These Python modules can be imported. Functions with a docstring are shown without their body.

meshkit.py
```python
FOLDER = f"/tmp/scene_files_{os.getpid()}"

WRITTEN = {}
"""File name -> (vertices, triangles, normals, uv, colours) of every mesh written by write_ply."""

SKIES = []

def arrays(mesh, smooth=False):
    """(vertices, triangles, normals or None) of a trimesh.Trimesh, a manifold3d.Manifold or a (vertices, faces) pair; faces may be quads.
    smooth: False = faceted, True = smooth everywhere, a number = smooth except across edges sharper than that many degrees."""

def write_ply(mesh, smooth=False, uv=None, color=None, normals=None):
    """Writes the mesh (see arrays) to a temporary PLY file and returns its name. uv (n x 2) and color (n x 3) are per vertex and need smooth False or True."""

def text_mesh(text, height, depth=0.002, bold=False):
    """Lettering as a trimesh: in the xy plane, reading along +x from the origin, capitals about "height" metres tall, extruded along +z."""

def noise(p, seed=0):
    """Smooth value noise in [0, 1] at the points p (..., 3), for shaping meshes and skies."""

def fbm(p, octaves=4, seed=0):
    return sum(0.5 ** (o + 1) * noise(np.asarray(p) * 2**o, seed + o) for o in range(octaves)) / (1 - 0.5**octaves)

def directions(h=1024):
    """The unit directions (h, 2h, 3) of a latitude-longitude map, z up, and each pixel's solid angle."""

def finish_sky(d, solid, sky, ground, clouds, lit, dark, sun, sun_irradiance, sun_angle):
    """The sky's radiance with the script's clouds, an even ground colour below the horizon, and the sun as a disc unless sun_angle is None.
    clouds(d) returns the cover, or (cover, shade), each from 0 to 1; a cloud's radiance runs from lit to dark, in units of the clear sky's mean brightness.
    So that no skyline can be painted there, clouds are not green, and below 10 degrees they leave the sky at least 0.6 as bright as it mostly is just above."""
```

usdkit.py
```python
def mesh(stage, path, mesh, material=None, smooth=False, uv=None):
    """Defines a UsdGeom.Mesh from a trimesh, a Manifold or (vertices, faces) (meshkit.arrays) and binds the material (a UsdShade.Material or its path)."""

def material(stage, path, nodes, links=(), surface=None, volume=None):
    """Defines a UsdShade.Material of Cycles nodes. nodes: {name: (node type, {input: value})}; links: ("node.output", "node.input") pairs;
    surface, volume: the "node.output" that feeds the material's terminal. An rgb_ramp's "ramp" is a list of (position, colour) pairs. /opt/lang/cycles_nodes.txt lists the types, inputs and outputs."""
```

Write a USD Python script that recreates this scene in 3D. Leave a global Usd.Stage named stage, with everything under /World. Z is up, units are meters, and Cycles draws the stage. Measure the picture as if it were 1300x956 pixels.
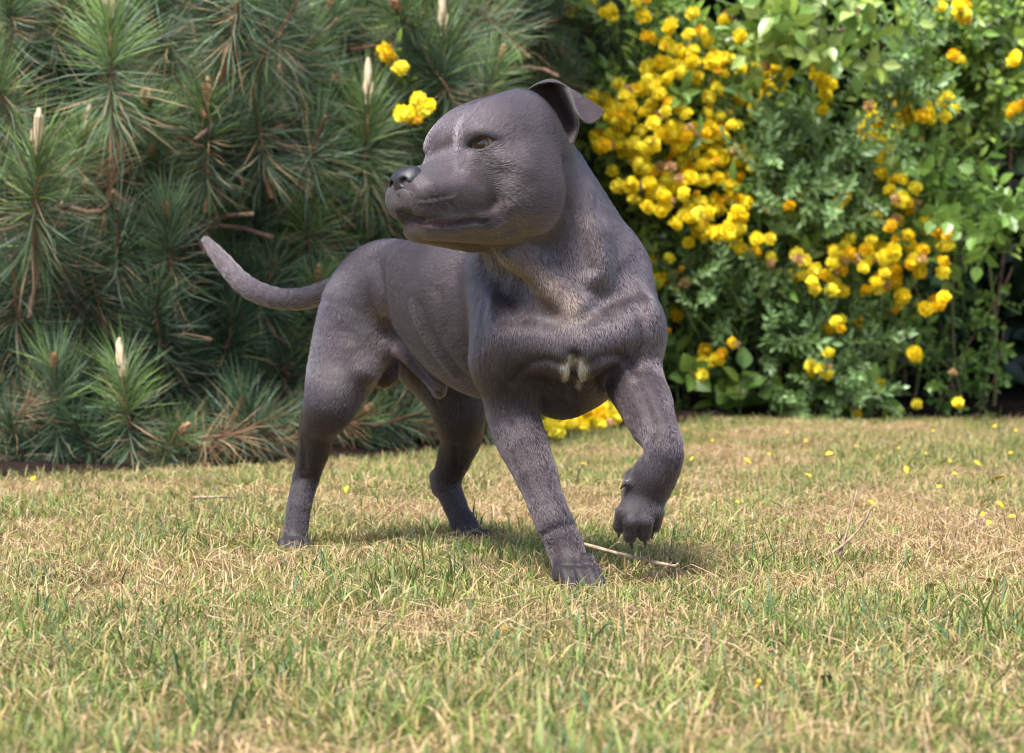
import math, random
import numpy as np, trimesh, usdkit, meshkit
from pxr import Usd, UsdGeom, UsdLux, UsdShade, Sdf, Gf, Vt

stage = Usd.Stage.CreateInMemory()
UsdGeom.SetStageUpAxis(stage, UsdGeom.Tokens.z)
UsdGeom.SetStageMetersPerUnit(stage, 1.0)
world = UsdGeom.Xform.Define(stage, '/World')
stage.SetDefaultPrim(world.GetPrim())
UsdGeom.Scope.Define(stage, '/World/Looks')
V3 = lambda *a: np.array(a, float)

# ---------------------------------------------------------------- camera
EYE = V3(0, 0, 0.292)                 # a low eye point, level with the dog's chest
PITCH = -1.5123                       # degrees
FOCAL_PX = 2955.0                     # focal length over the picture width of 1300
FOCUS = 2.50
cam = UsdGeom.Camera.Define(stage, '/World/camera')
cam.AddTranslateOp().Set(Gf.Vec3d(*EYE))
cam.AddRotateXOp().Set(90 + PITCH)
cam.CreateHorizontalApertureAttr(36.0)
cam.CreateVerticalApertureAttr(36.0 * 753 / 1024)
cam.CreateFocalLengthAttr(36.0 * FOCAL_PX / 1300)
cam.CreateFStopAttr(11.5)
cam.CreateFocusDistanceAttr(FOCUS)
cam.CreateClippingRangeAttr(Gf.Vec2f(0.05, 1000))
cam.CreateExposureAttr(1.42)

# ---------------------------------------------------------------- sky and sun (high hazy sun, behind the camera and to the left)
SUN_EL, SUN_DIR_XY = math.radians(60), (-0.46, -0.89)
SUN_ROT = math.atan2(*SUN_DIR_XY)
sky_mat = usdkit.material(stage, '/World/Looks/sky_look', {
    's': ('sky_texture', {'sky_type': 'single_scattering', 'sun_disc': False, 'sun_elevation': SUN_EL, 'sun_rotation': SUN_ROT,
                          'aerosol_density': 2.0, 'air_density': 1.0}),
    'b': ('background_shader', {'strength': 0.115})}, [('s.color', 'b.color')], surface='b.background')
dome = UsdLux.DomeLight.Define(stage, '/World/sky')
UsdShade.MaterialBindingAPI.Apply(dome.GetPrim()).Bind(sky_mat)
dome.GetPrim().SetCustomDataByKey('kind', 'structure')
sun = UsdLux.DistantLight.Define(stage, '/World/sun')
sun.CreateIntensityAttr(1.0); sun.CreateAngleAttr(20.0); sun.CreateNormalizeAttr(True)
sun.CreateColorAttr(Gf.Vec3f(1.0, 0.965, 0.92))
sd = V3(SUN_DIR_XY[0] * math.cos(SUN_EL), SUN_DIR_XY[1] * math.cos(SUN_EL), math.sin(SUN_EL))
sun.AddOrientOp().Set(Gf.Quatf(Gf.Rotation(Gf.Vec3d(0, 0, 1), Gf.Vec3d(*sd)).GetQuat()))

# ---------------------------------------------------------------- helpers
_cp, _sp = math.cos(math.radians(PITCH)), math.sin(math.radians(PITCH))
def at(u, v, Y):
    """The point at depth Y that stands at (u, v) of the 1300 x 956 photograph."""
    x, y, z = (u - 650) / FOCAL_PX, _cp - (478 - v) / FOCAL_PX * _sp, _sp + (478 - v) / FOCAL_PX * _cp
    return EYE + np.array([x, y, z]) * (Y / y)
used = {}
def numbered(path):
    n = used.get(path, 0); used[path] = n + 1
    return path if n == 0 else f'{path}_{n:03d}'
def path_of(parent): return '/World' if parent is None else str(parent.GetPath())
def prim_of(p): return p.GetPrim() if hasattr(p, 'GetPrim') else p
def tag(p, label=None, cat=None, group=None, kind=None):
    p = prim_of(p)
    for k, x in (('label', label), ('category', cat), ('group', group), ('kind', kind)):
        if x: p.SetCustomDataByKey(k, x)
    return p
def xform(name, parent=None, loc=(0, 0, 0)):
    x = UsdGeom.Xform.Define(stage, numbered(path_of(parent) + '/' + name))
    if any(loc): x.AddTranslateOp().Set(Gf.Vec3d(*map(float, loc)))
    return x.GetPrim()
def obj(name, mesh, mat, parent=None, smooth=False, color=None, label=None):
    m = usdkit.mesh(stage, numbered(path_of(parent) + '/' + name), mesh, mat, smooth=smooth)
    if color is not None:
        UsdGeom.PrimvarsAPI(m).CreatePrimvar('tone', Sdf.ValueTypeNames.Color3fArray, 'vertex').Set(Vt.Vec3fArray.FromNumpy(np.asarray(color, np.float32)))
    if label: tag(m, label)
    return m.GetPrim()
def quat_rows(R):
    """(n,3,3) rotation matrices (columns = axes) to (n,4) w,x,y,z."""
    from scipy.spatial.transform import Rotation
    q = Rotation.from_matrix(R).as_quat()
    return q[:, [3, 0, 1, 2]]
def frames(z, spin):
    """Rotation matrices whose z axis is z (n,3), turned about it by spin (n)."""
    z = z / np.linalg.norm(z, axis=1, keepdims=True)
    ref = np.where(np.abs(z[:, 2:]) < 0.95, [0, 0, 1.0], [1.0, 0, 0])
    x = np.cross(ref, z); x /= np.linalg.norm(x, axis=1, keepdims=True)
    y = np.cross(z, x)
    c, s = np.cos(spin)[:, None], np.sin(spin)[:, None]
    return np.stack([c * x + s * y, -s * x + c * y, z], -1)
def instancer(name, protos, which, pos, R, scale, parent=None):
    """protos: list of (name, mesh, material[, smooth])"""
    p = numbered(path_of(parent) + '/' + name)
    pi = UsdGeom.PointInstancer.Define(stage, p)
    rel = pi.CreatePrototypesRel()
    for pr in protos:
        if len(pr) == 3: pr = (*pr, False)
        usdkit.mesh(stage, f'{p}/{pr[0]}', pr[1], pr[2], smooth=pr[3])
        rel.AddTarget(f'{p}/{pr[0]}')
    q = quat_rows(R)
    pi.CreateProtoIndicesAttr(Vt.IntArray.FromNumpy(np.asarray(which, np.int32)))
    pi.CreatePositionsAttr(Vt.Vec3fArray.FromNumpy(np.asarray(pos, np.float32)))
    pi.CreateOrientationsAttr(Vt.QuathArray([Gf.Quath(*map(float, a)) for a in q]))
    scale = np.asarray(scale, np.float32)
    if scale.ndim == 1: scale = np.repeat(scale[:, None], 3, 1)
    pi.CreateScalesAttr(Vt.Vec3fArray.FromNumpy(scale))
    return pi.GetPrim()
def copy_part(name, kind_path, parent, pos, R, s):
    """One instanceable copy of a class prim."""
    x = UsdGeom.Xform.Define(stage, numbered(path_of(parent) + '/' + name))
    M = np.eye(4); M[:3, :3] = (R * np.asarray(s)).T; M[3, :3] = pos
    x.AddTransformOp().Set(Gf.Matrix4d(M.tolist()))
    x.GetPrim().GetReferences().AddInternalReference(kind_path)
    x.GetPrim().SetInstanceable(True)
    return x.GetPrim()
def mat(name, nodes, links, surface, volume=None):
    return usdkit.material(stage, '/World/Looks/' + name, nodes, links, surface, volume)
def tube(points, radii, sides=6, cap=True):
    p = np.asarray(points, float); n = len(p)
    t = np.gradient(p, axis=0); t /= np.linalg.norm(t, axis=1, keepdims=True) + 1e-12
    a = np.cross(t, [0.31, 0.17, 0.93]); a /= np.linalg.norm(a, axis=1, keepdims=True) + 1e-12
    b = np.cross(t, a); ang = np.arange(sides) * 2 * np.pi / sides
    r = np.broadcast_to(radii, (n,))
    v = (p[:, None] + r[:, None, None] * (np.cos(ang)[None, :, None] * a[:, None] + np.sin(ang)[None, :, None] * b[:, None])).reshape(-1, 3)
    i, j = np.meshgrid(np.arange(n - 1), np.arange(sides), indexing='ij')
    q = np.stack([i * sides + j, i * sides + (j + 1) % sides, (i + 1) * sides + (j + 1) % sides, (i + 1) * sides + j], -1).reshape(-1, 4)
    f = np.vstack([q[:, [0, 1, 2]], q[:, [0, 2, 3]]])
    if cap:
        v = np.vstack([v, p[:1], p[-1:]]); k = np.arange(sides)
        f = np.vstack([f, np.stack([(k + 1) % sides, k, np.full(sides, len(v) - 2)], 1),
                       np.stack([(n - 1) * sides + k, (n - 1) * sides + (k + 1) % sides, np.full(sides, len(v) - 1)], 1)])
    return v, f
def join(parts):
    vs, fs, n = [], [], 0
    for v, f in parts:
        vs.append(np.asarray(v, float)); fs.append(np.asarray(f, int) + n); n += len(v)
    return np.vstack(vs), np.vstack(fs)
def spline(pts, n):
    from scipy.interpolate import CubicSpline
    pts = np.asarray(pts, float); t = np.r_[0, np.cumsum(np.linalg.norm(np.diff(pts, axis=0), axis=1))]
    return CubicSpline(t, pts)(np.linspace(0, t[-1], n))
# ================================================================ the setting: lawn, soil under the shrubs
rng = np.random.default_rng(5)
lawn_look = mat('lawn_look', {'g': ('geometry', {}), 'n': ('noise_texture', {'scale': 2.3, 'detail': 3.0}), 'f': ('noise_texture', {'scale': 160.0, 'detail': 4.0}),
    'r': ('rgb_ramp', {'ramp': [(0.35, (.16, .14, .05)), (0.5, (.24, .19, .085)), (0.66, (.33, .24, .13))]}),
    's': ('rgb_ramp', {'ramp': [(0.25, (.45, .45, .45)), (0.7, (1.25, 1.25, 1.25))]}), 'm': ('mix_color', {'blend_type': 'multiply', 'fac': 1.0, 'use_clamp': False}),
    'b': ('bump', {'strength': 0.6, 'distance': 0.012}), 'p': ('principled_bsdf', {'roughness': 0.95, 'specular_ior_level': 0.1})},
    [('g.position', 'n.vector'), ('g.position', 'f.vector'), ('n.fac', 'r.fac'), ('f.fac', 's.fac'), ('r.color', 'm.a'), ('s.color', 'm.b'), ('m.result', 'p.base_color'),
     ('f.fac', 'b.height'), ('b.normal', 'p.normal')], 'p.BSDF')
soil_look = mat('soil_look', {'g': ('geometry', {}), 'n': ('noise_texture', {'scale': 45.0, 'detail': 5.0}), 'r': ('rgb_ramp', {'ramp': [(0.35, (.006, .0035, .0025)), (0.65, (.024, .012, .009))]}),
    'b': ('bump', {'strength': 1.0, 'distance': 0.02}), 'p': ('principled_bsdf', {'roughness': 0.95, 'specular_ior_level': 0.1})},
    [('g.position', 'n.vector'), ('n.fac', 'r.fac'), ('r.color', 'p.base_color'), ('n.fac', 'b.height'), ('b.normal', 'p.normal')], 'p.BSDF')  # dark humus, with the shade under the shrubs put into its colour
# the edge where the lawn meets the bed runs from near left to far right
EDGE = np.array([[-30, 3.6], [-3.0, 3.75], [-.88, 3.99], [-.51, 4.31], [-.24, 4.78], [-.05, 5.02], [.20, 5.50], [.49, 6.00], [.90, 6.20], [1.36, 6.36], [3.2, 6.7], [30, 7.5]])
edge_y = lambda x: np.interp(x, EDGE[:, 0], EDGE[:, 1]) + .05 * (meshkit.noise(np.stack([np.asarray(x) * 5, 0 * np.asarray(x), 0 * np.asarray(x)], -1), 4) - .5)
xs = np.unique(np.r_[np.linspace(-60, -4, 8), np.linspace(-4, 4, 161), np.linspace(4, 60, 8)])
ys = np.unique(np.r_[np.linspace(-60, 0, 6), np.linspace(0, 9, 91), np.linspace(9, 120, 10)])
X, Yg = np.meshgrid(xs, ys, indexing='ij')
def ground_z(x, y): return .030 * (meshkit.fbm(np.stack([x * 1.6, y * 1.6, 0 * x], -1), 2, 9) - .5) * np.clip((np.abs(y - 2.7) - .45) / .6, 0, 1)
P = np.stack([X, Yg, ground_z(X, Yg)], -1)
i, j = np.meshgrid(np.arange(len(xs) - 1), np.arange(len(ys) - 1), indexing='ij'); n = len(ys)
q = np.stack([i * n + j, (i + 1) * n + j, (i + 1) * n + j + 1, i * n + j + 1], -1).reshape(-1, 4)
tag(obj('lawn', (P.reshape(-1, 3), q), lawn_look, smooth=True), kind='structure')
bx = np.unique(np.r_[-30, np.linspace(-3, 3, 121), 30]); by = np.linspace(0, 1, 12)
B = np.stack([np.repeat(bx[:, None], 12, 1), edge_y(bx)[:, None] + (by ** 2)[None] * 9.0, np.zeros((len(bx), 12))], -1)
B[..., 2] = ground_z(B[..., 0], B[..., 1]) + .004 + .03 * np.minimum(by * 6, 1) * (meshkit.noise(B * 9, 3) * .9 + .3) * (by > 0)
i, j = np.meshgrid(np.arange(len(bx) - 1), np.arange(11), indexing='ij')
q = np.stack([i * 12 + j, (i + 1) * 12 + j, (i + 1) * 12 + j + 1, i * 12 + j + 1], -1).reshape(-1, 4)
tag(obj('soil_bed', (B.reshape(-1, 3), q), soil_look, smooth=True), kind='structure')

# ---------------------------------------------------------------- grass: tufts of single blades, green and straw
leafy = lambda name, rough, spec, trans, vary=.35, col=None: mat(name, {
    't': ('attribute', {'attribute': 'tone'}) if col is None else ('color', {'value': col}), 'o': ('object_info', {}),
    'r': ('rgb_ramp', {'ramp': [(0.0, (1 - vary,) * 3), (1.0, (1 + vary,) * 3)]}), 'm': ('mix_color', {'blend_type': 'multiply', 'fac': 1.0, 'use_clamp': False}),
    'p': ('principled_bsdf', {'roughness': rough, 'specular_ior_level': spec}), 'l': ('translucent_bsdf', {}), 'x': ('mix_closure', {'fac': trans})},
    [('t.color', 'm.a'), ('o.random', 'r.fac'), ('r.color', 'm.b'), ('m.result', 'p.base_color'), ('m.result', 'l.color'), ('p.BSDF', 'x.closure1'), ('l.BSDF', 'x.closure2')], 'x.closure')
grass_look = leafy('grass_look', .55, .35, .25, .18)
def tone_mesh(name, v, f, m, parent_path, tone):
    p = f'{parent_path}/{name}'
    g = usdkit.mesh(stage, p, (v, f), m)
    UsdGeom.PrimvarsAPI(g).CreatePrimvar('tone', Sdf.ValueTypeNames.Color3fArray, 'vertex').Set(Vt.Vec3fArray.FromNumpy(np.asarray(tone, np.float32)))
    return p
def blades(n, r, length, width, lean, cols, seed, flat=0.0):
    """n bent blades with roots within r; cols: (weight, colour) pairs."""
    g = np.random.default_rng(seed)
    rad = r * np.sqrt(g.random(n)); ph = g.random(n) * 2 * np.pi
    root = np.stack([rad * np.cos(ph), rad * np.sin(ph), -.006 + 0 * ph], -1)
    L = length * g.uniform(.45, 1.15, n) * np.where(g.random(n) < .06, 1.5, 1); az = g.random(n) * 2 * np.pi; ln = np.abs(g.normal(lean, lean * .6, n)) + flat
    d = np.stack([np.cos(az), np.sin(az), 0 * az], -1); side = np.stack([-np.sin(az), np.cos(az), 0 * az], -1)
    tw = g.normal(0, .9, n)[:, None]; side = side * np.cos(tw) + np.cross(d, side) * np.sin(tw) * .5
    W = width * g.uniform(.6, 1.25, n); V, T = [], []
    t = np.array([0, .38, .72, 1.0])
    for k, wk in zip(t, (.8, 1, .75, 0)):
        a = ln * k * 1.25; z = np.cos(np.minimum(a, 1.75)) * .3 + .7 * np.cos(np.minimum(a * .7, 1.5))
        c = root + L[:, None] * (k * np.maximum(z, .06 * flat)[:, None] * V3(0, 0, 1) + (k * np.sin(np.minimum(a, 1.5)))[:, None] * d) + V3(0, 0, .004 + .012 * g.random() * (flat > 0))
        if wk > 0: V += [c - side * W[:, None] * wk / 2, c + side * W[:, None] * wk / 2]
        else: V += [c]
    V = np.stack(V, 1)
    F = np.array([[0, 1, 3], [0, 3, 2], [2, 3, 5], [2, 5, 4], [4, 5, 6]])
    f = (np.arange(n)[:, None, None] * 7 + F[None]).reshape(-1, 3)
    w = np.array([c[0] for c in cols], float); pick = g.choice(len(cols), n, p=w / w.sum()); col = np.array([c[1] for c in cols])[pick] * g.uniform(.75, 1.25, (n, 1))
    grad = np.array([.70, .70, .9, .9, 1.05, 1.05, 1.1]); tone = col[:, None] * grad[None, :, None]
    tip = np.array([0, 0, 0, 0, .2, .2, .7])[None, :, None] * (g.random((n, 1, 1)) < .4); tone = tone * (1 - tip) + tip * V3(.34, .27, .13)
    return V.reshape(-1, 3), f, tone.reshape(-1, 3)
GREEN, FRESH, BLUE, STRAW, PALE, BROWN = V3(.085, .142, .024), V3(.160, .215, .038), V3(.065, .122, .050), V3(.33, .240, .095), V3(.45, .320, .185), V3(.21, .115, .070)
grass_path = '/World/grass'; used[grass_path] = 1
pi = UsdGeom.PointInstancer.Define(stage, grass_path)
protos, KIND = [], {'green': [], 'mixed': [], 'dry': [], 'thatch': [], 'tall': []}
for kind, reps, args in (('green', 4, (170, .070, .034, .0020, .48, [(4, GREEN), (3, FRESH), (1.5, BLUE), (3, STRAW), (1, PALE)])),
                         ('mixed', 5, (170, .072, .027, .0017, .60, [(2, GREEN), (2.2, FRESH), (5, STRAW), (3, PALE)])),
                         ('dry', 4, (150, .072, .023, .0016, .85, [(.6, GREEN), (.9, FRESH), (4, STRAW), (5, PALE), (1, BROWN)])),
                         ('thatch', 4, (80, .080, .038, .0014, .3, [(3, STRAW), (4, PALE), (1.6, BROWN)])),
                         ('tall', 3, (22, .022, .056, .0032, .42, [(5, GREEN), (2, BLUE), (1, FRESH)]))):
    for r_ in range(reps):
        v, f, t = blades(*args, seed=100 + len(protos), flat=1.15 if kind == 'thatch' else 0.0)
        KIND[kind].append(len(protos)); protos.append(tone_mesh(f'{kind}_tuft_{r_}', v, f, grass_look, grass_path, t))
for p in protos: pi.CreatePrototypesRel().AddTarget(p)
pos, idx, scl = [], [], []
y = 1.38
while y < 7.3:
    step = .050 + .006 * (y - 1.4)
    half = .30 + .245 * y
    xx = np.arange(-half, half, step); xx = xx + rng.uniform(-.5, .5, len(xx)) * step; yy = y + rng.uniform(-.5, .5, len(xx)) * step
    ok = yy < edge_y(xx) + .02 - .05 * rng.random(len(xx)); xx, yy = xx[ok], yy[ok]
    big = meshkit.fbm(np.stack([xx * 3.4, yy * 2.4, 0 * xx], -1), 3, 21); fine = meshkit.noise(np.stack([xx * 13, yy * 11, 0 * xx], -1), 33)
    m = big + .45 * (fine - .5)
    for a, b, mm in zip(xx, yy, m):
        k = 'green' if mm > .47 else 'mixed' if mm > .36 else 'dry'
        pos.append((a, b)); idx.append(rng.choice(KIND[k])); h = .88 * rng.uniform(.75, 1.1) * (.85 + .5 * np.clip(mm - .3, 0, .5)) * (1 - .5 * sum(math.exp(-((a - fx) ** 2 + (b - fy) ** 2) / .09 ** 2) for fx, fy in ((.064, 2.44), (-.266, 2.81), (-.05, 2.92))))
        scl.append((rng.uniform(.9, 1.2), rng.uniform(.9, 1.2), h))
        if rng.random() < (.55 if mm < .45 else .2): pos.append((a + .02 * rng.normal(), b + .02 * rng.normal())); idx.append(rng.choice(KIND['thatch'])); scl.append((1, 1, rng.uniform(.6, 1.2)))
        if mm > .58 and rng.random() < .12: pos.append((a, b)); idx.append(rng.choice(KIND['tall'])); s_ = rng.uniform(.6, 1.05); scl.append((s_, s_, s_))
    y += step
pos = np.array(pos); pos = np.c_[pos, ground_z(pos[:, 0], pos[:, 1])]
ang = rng.random(len(pos)) * 2 * np.pi
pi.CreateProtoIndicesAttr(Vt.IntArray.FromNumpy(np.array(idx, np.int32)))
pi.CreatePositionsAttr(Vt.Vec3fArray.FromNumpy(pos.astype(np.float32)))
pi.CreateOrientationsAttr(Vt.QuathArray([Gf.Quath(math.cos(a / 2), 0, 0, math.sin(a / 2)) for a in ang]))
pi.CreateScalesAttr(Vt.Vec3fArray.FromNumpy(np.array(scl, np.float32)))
tag(pi, 'patchy lawn grass, green tufts among straw coloured dry blades', 'grass', kind='stuff')
# ================================================================ the dog
rngd = np.random.default_rng(11)
tone_attr = ('attribute', {'attribute': 'tone'})
dog_skin = mat('dog_skin', {'t': tone_attr, 'g': ('texture_coordinate', {}),
    'n': ('noise_texture', {'scale': 420.0, 'detail': 2.0}), 'r': ('rgb_ramp', {'ramp': [(0.3, (.42, .42, .42)), (0.7, (.8, .8, .8))]}),
    'm': ('mix_color', {'blend_type': 'multiply', 'fac': 1.0, 'use_clamp': False}),
    'p': ('principled_bsdf', {'roughness': 0.62, 'specular_ior_level': 0.3, 'sheen_weight': 0.1, 'sheen_roughness': 0.4})},
    [('g.object', 'n.vector'), ('n.fac', 'r.fac'), ('t.color', 'm.a'), ('r.color', 'm.b'), ('m.result', 'p.base_color')], 'p.BSDF')
dog_hair = mat('dog_hair', {'t': tone_attr, 'k': ('mix_color', {'blend_type': 'multiply', 'fac': 1.0, 'use_clamp': False, 'b': (.92, .86, .90)}),
    'p': ('principled_hair_bsdf', {'model': 'Chiang', 'parametrization': 'Direct coloring', 'roughness': 0.21, 'radial_roughness': 0.36, 'coat': 0.0})},
    [('t.color', 'k.a'), ('k.result', 'p.color')], 'p.BSDF')
wet_black = mat('wet_black', {'g': ('texture_coordinate', {}), 'v': ('voronoi_texture', {'scale': 900.0, 'feature': 'f1'}),
    'b': ('bump', {'strength': 0.35, 'distance': 0.0006}),
    'p': ('principled_bsdf', {'base_color': (.017, .015, .018), 'roughness': 0.42, 'specular_ior_level': 0.4})},
    [('g.object', 'v.vector'), ('v.distance', 'b.height'), ('b.normal', 'p.normal')], 'p.BSDF')
claw_look = mat('claw_look', {'p': ('principled_bsdf', {'base_color': (.022, .018, .018), 'roughness': 0.35})}, [], 'p.BSDF')
eye_white = mat('eye_white', {'p': ('principled_bsdf', {'base_color': (.55, .5, .47), 'roughness': 0.1, 'specular_ior_level': 0.3})}, [], 'p.BSDF')
iris_look = mat('iris_look', {'g': ('texture_coordinate', {}), 'n': ('noise_texture', {'scale': 900.0}),
    'r': ('rgb_ramp', {'ramp': [(0.3, (.085, .040, .020)), (0.7, (.19, .095, .048))]}),
    'p': ('principled_bsdf', {'roughness': 0.025, 'specular_ior_level': 0.6})},
    [('g.object', 'n.vector'), ('n.fac', 'r.fac'), ('r.color', 'p.base_color')], 'p.BSDF')
pupil_look = mat('pupil_look', {'p': ('principled_bsdf', {'base_color': (.005, .005, .006), 'roughness': 0.025, 'specular_ior_level': 0.6})}, [], 'p.BSDF')

unit = lambda a: np.asarray(a, float) / np.linalg.norm(a)
DF = unit([.63, -.776, 0]); DL = V3(-DF[1], DF[0], 0); UP = V3(0, 0, 1)       # the trunk's forward, left, up
HO = at(581, 190, 2.47)                                                       # between the eyes
_F = unit([-.72, -.69, 0]); _L = V3(-_F[1], _F[0], 0); _r = math.radians(7)
HF, HL, HU = _F, math.cos(_r) * _L + math.sin(_r) * UP, math.cos(_r) * UP - math.sin(_r) * _L
hp = lambda x, y, z: HO + x * HF + y * HL + z * HU
hdir = lambda x, y, z: unit(x * HF + y * HL + z * HU)
to_head = lambda p: np.stack([(p - HO) @ HF, (p - HO) @ HL, (p - HO) @ HU], -1)

EY = HO[1] + .035
def eat(u, v, d): return at(u, v, EY + d)
PR = []      # primitives: (kind, data, low corner, high corner, k, op, flow)
def rc(a, ra, b, rb, k=.02, op=1, flow=None):
    a, b = np.asarray(a, float), np.asarray(b, float); r = max(ra, rb)
    PR.append(('rc', (a, b, ra, rb), np.minimum(a, b) - r, np.maximum(a, b) + r, k, op, unit(b - a + 1e-9) if flow is None else unit(flow)))
def el(c, axes, radii, k=.02, op=1, flow=(0, 0, -1)):
    c = np.asarray(c, float); A = np.stack([unit(x) for x in axes]); radii = np.asarray(radii, float)
    ext = np.sqrt(((A * radii[:, None]) ** 2).sum(0))
    PR.append(('el', (c, A, radii), c - ext, c + ext, k, op, unit(flow)))
def chain(pts, k=.015, flow=None):
    """A limb through the given joints and radii, without bulges where the pieces meet."""
    from scipy.interpolate import PchipInterpolator
    p = np.array([x[0] for x in pts]); r = np.array([x[1] for x in pts]); t = np.r_[0, np.cumsum(np.linalg.norm(np.diff(p, axis=0), axis=1))]
    tt = np.unique(np.concatenate([np.linspace(a, b, 9) for a, b in zip(t[:-1], t[1:])])); P = PchipInterpolator(t, p)(tt); Q = PchipInterpolator(t, r)(tt)
    for a in range(0, len(tt) - 1, 8):
        e = min(a + 8, len(tt) - 1); x, y = P[a:e + 1], Q[a:e + 1]
        PR.append(('ch', (x, y), x.min(0) - y.max(), x.max(0) + y.max(), k if a == 0 else .0015, 1, unit(P[e] - P[a]) if flow is None else unit(flow)))
def almond(c, g, a, w, h, k=.0015):
    """A lens-shaped opening about the axis g, long along a."""
    b = np.cross(g, a); R = (w * w + h * h) / (2 * h)
    PR.append(('al', (np.asarray(c), g, a, b, R, R - h), c - .03, c + .03, k, -1, g))
def dist(pr, p):
    kind, d = pr[0], pr[1]
    if kind == 'rc':
        a, b, ra, rb = d; ab = b - a; L2 = ab @ ab
        t = np.clip(((p - a) @ ab) / L2, 0, 1) if L2 > 0 else np.zeros(len(p))
        return np.linalg.norm(p - a - t[:, None] * ab, axis=1) - (ra + (rb - ra) * t)
    if kind == 'ch':
        x, y = d; out = np.full(len(p), 9.0)
        for a, b, ra, rb in zip(x[:-1], x[1:], y[:-1], y[1:]):
            ab = b - a; t = np.clip(((p - a) @ ab) / (ab @ ab), 0, 1); out = np.minimum(out, np.linalg.norm(p - a - t[:, None] * ab, axis=1) - (ra + (rb - ra) * t))
        return out
    if kind == 'el':
        c, A, r = d; q = (p - c) @ A.T
        k0, k1 = np.linalg.norm(q / r, axis=1), np.linalg.norm(q / (r * r), axis=1)
        return k0 * (k0 - 1) / np.maximum(k1, 1e-6)
    c, g, a, b, R, off = d; q = p - c; x, y, z = q @ a, q @ b, q @ g
    lens = np.maximum(np.hypot(x, y - off), np.hypot(x, y + off)) - R
    return np.maximum(lens, -z)
def field(p, prims, bounds=True):
    d = np.full(len(p), .5)
    for pr in prims:
        k, op = pr[4], pr[5]; m = k + .025
        i = np.nonzero(((p > pr[2] - m) & (p < pr[3] + m)).all(1))[0]
        if not len(i): continue
        q, e = dist(pr, p[i]), d[i]
        if op > 0:
            h = np.maximum(k - np.abs(e - q), 0) / k; d[i] = np.minimum(e, q) - h * h * k / 4
        else:
            h = np.maximum(k - np.abs(e + q), 0) / k; d[i] = np.maximum(e, -q) + h * h * k / 4
    return d
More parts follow.
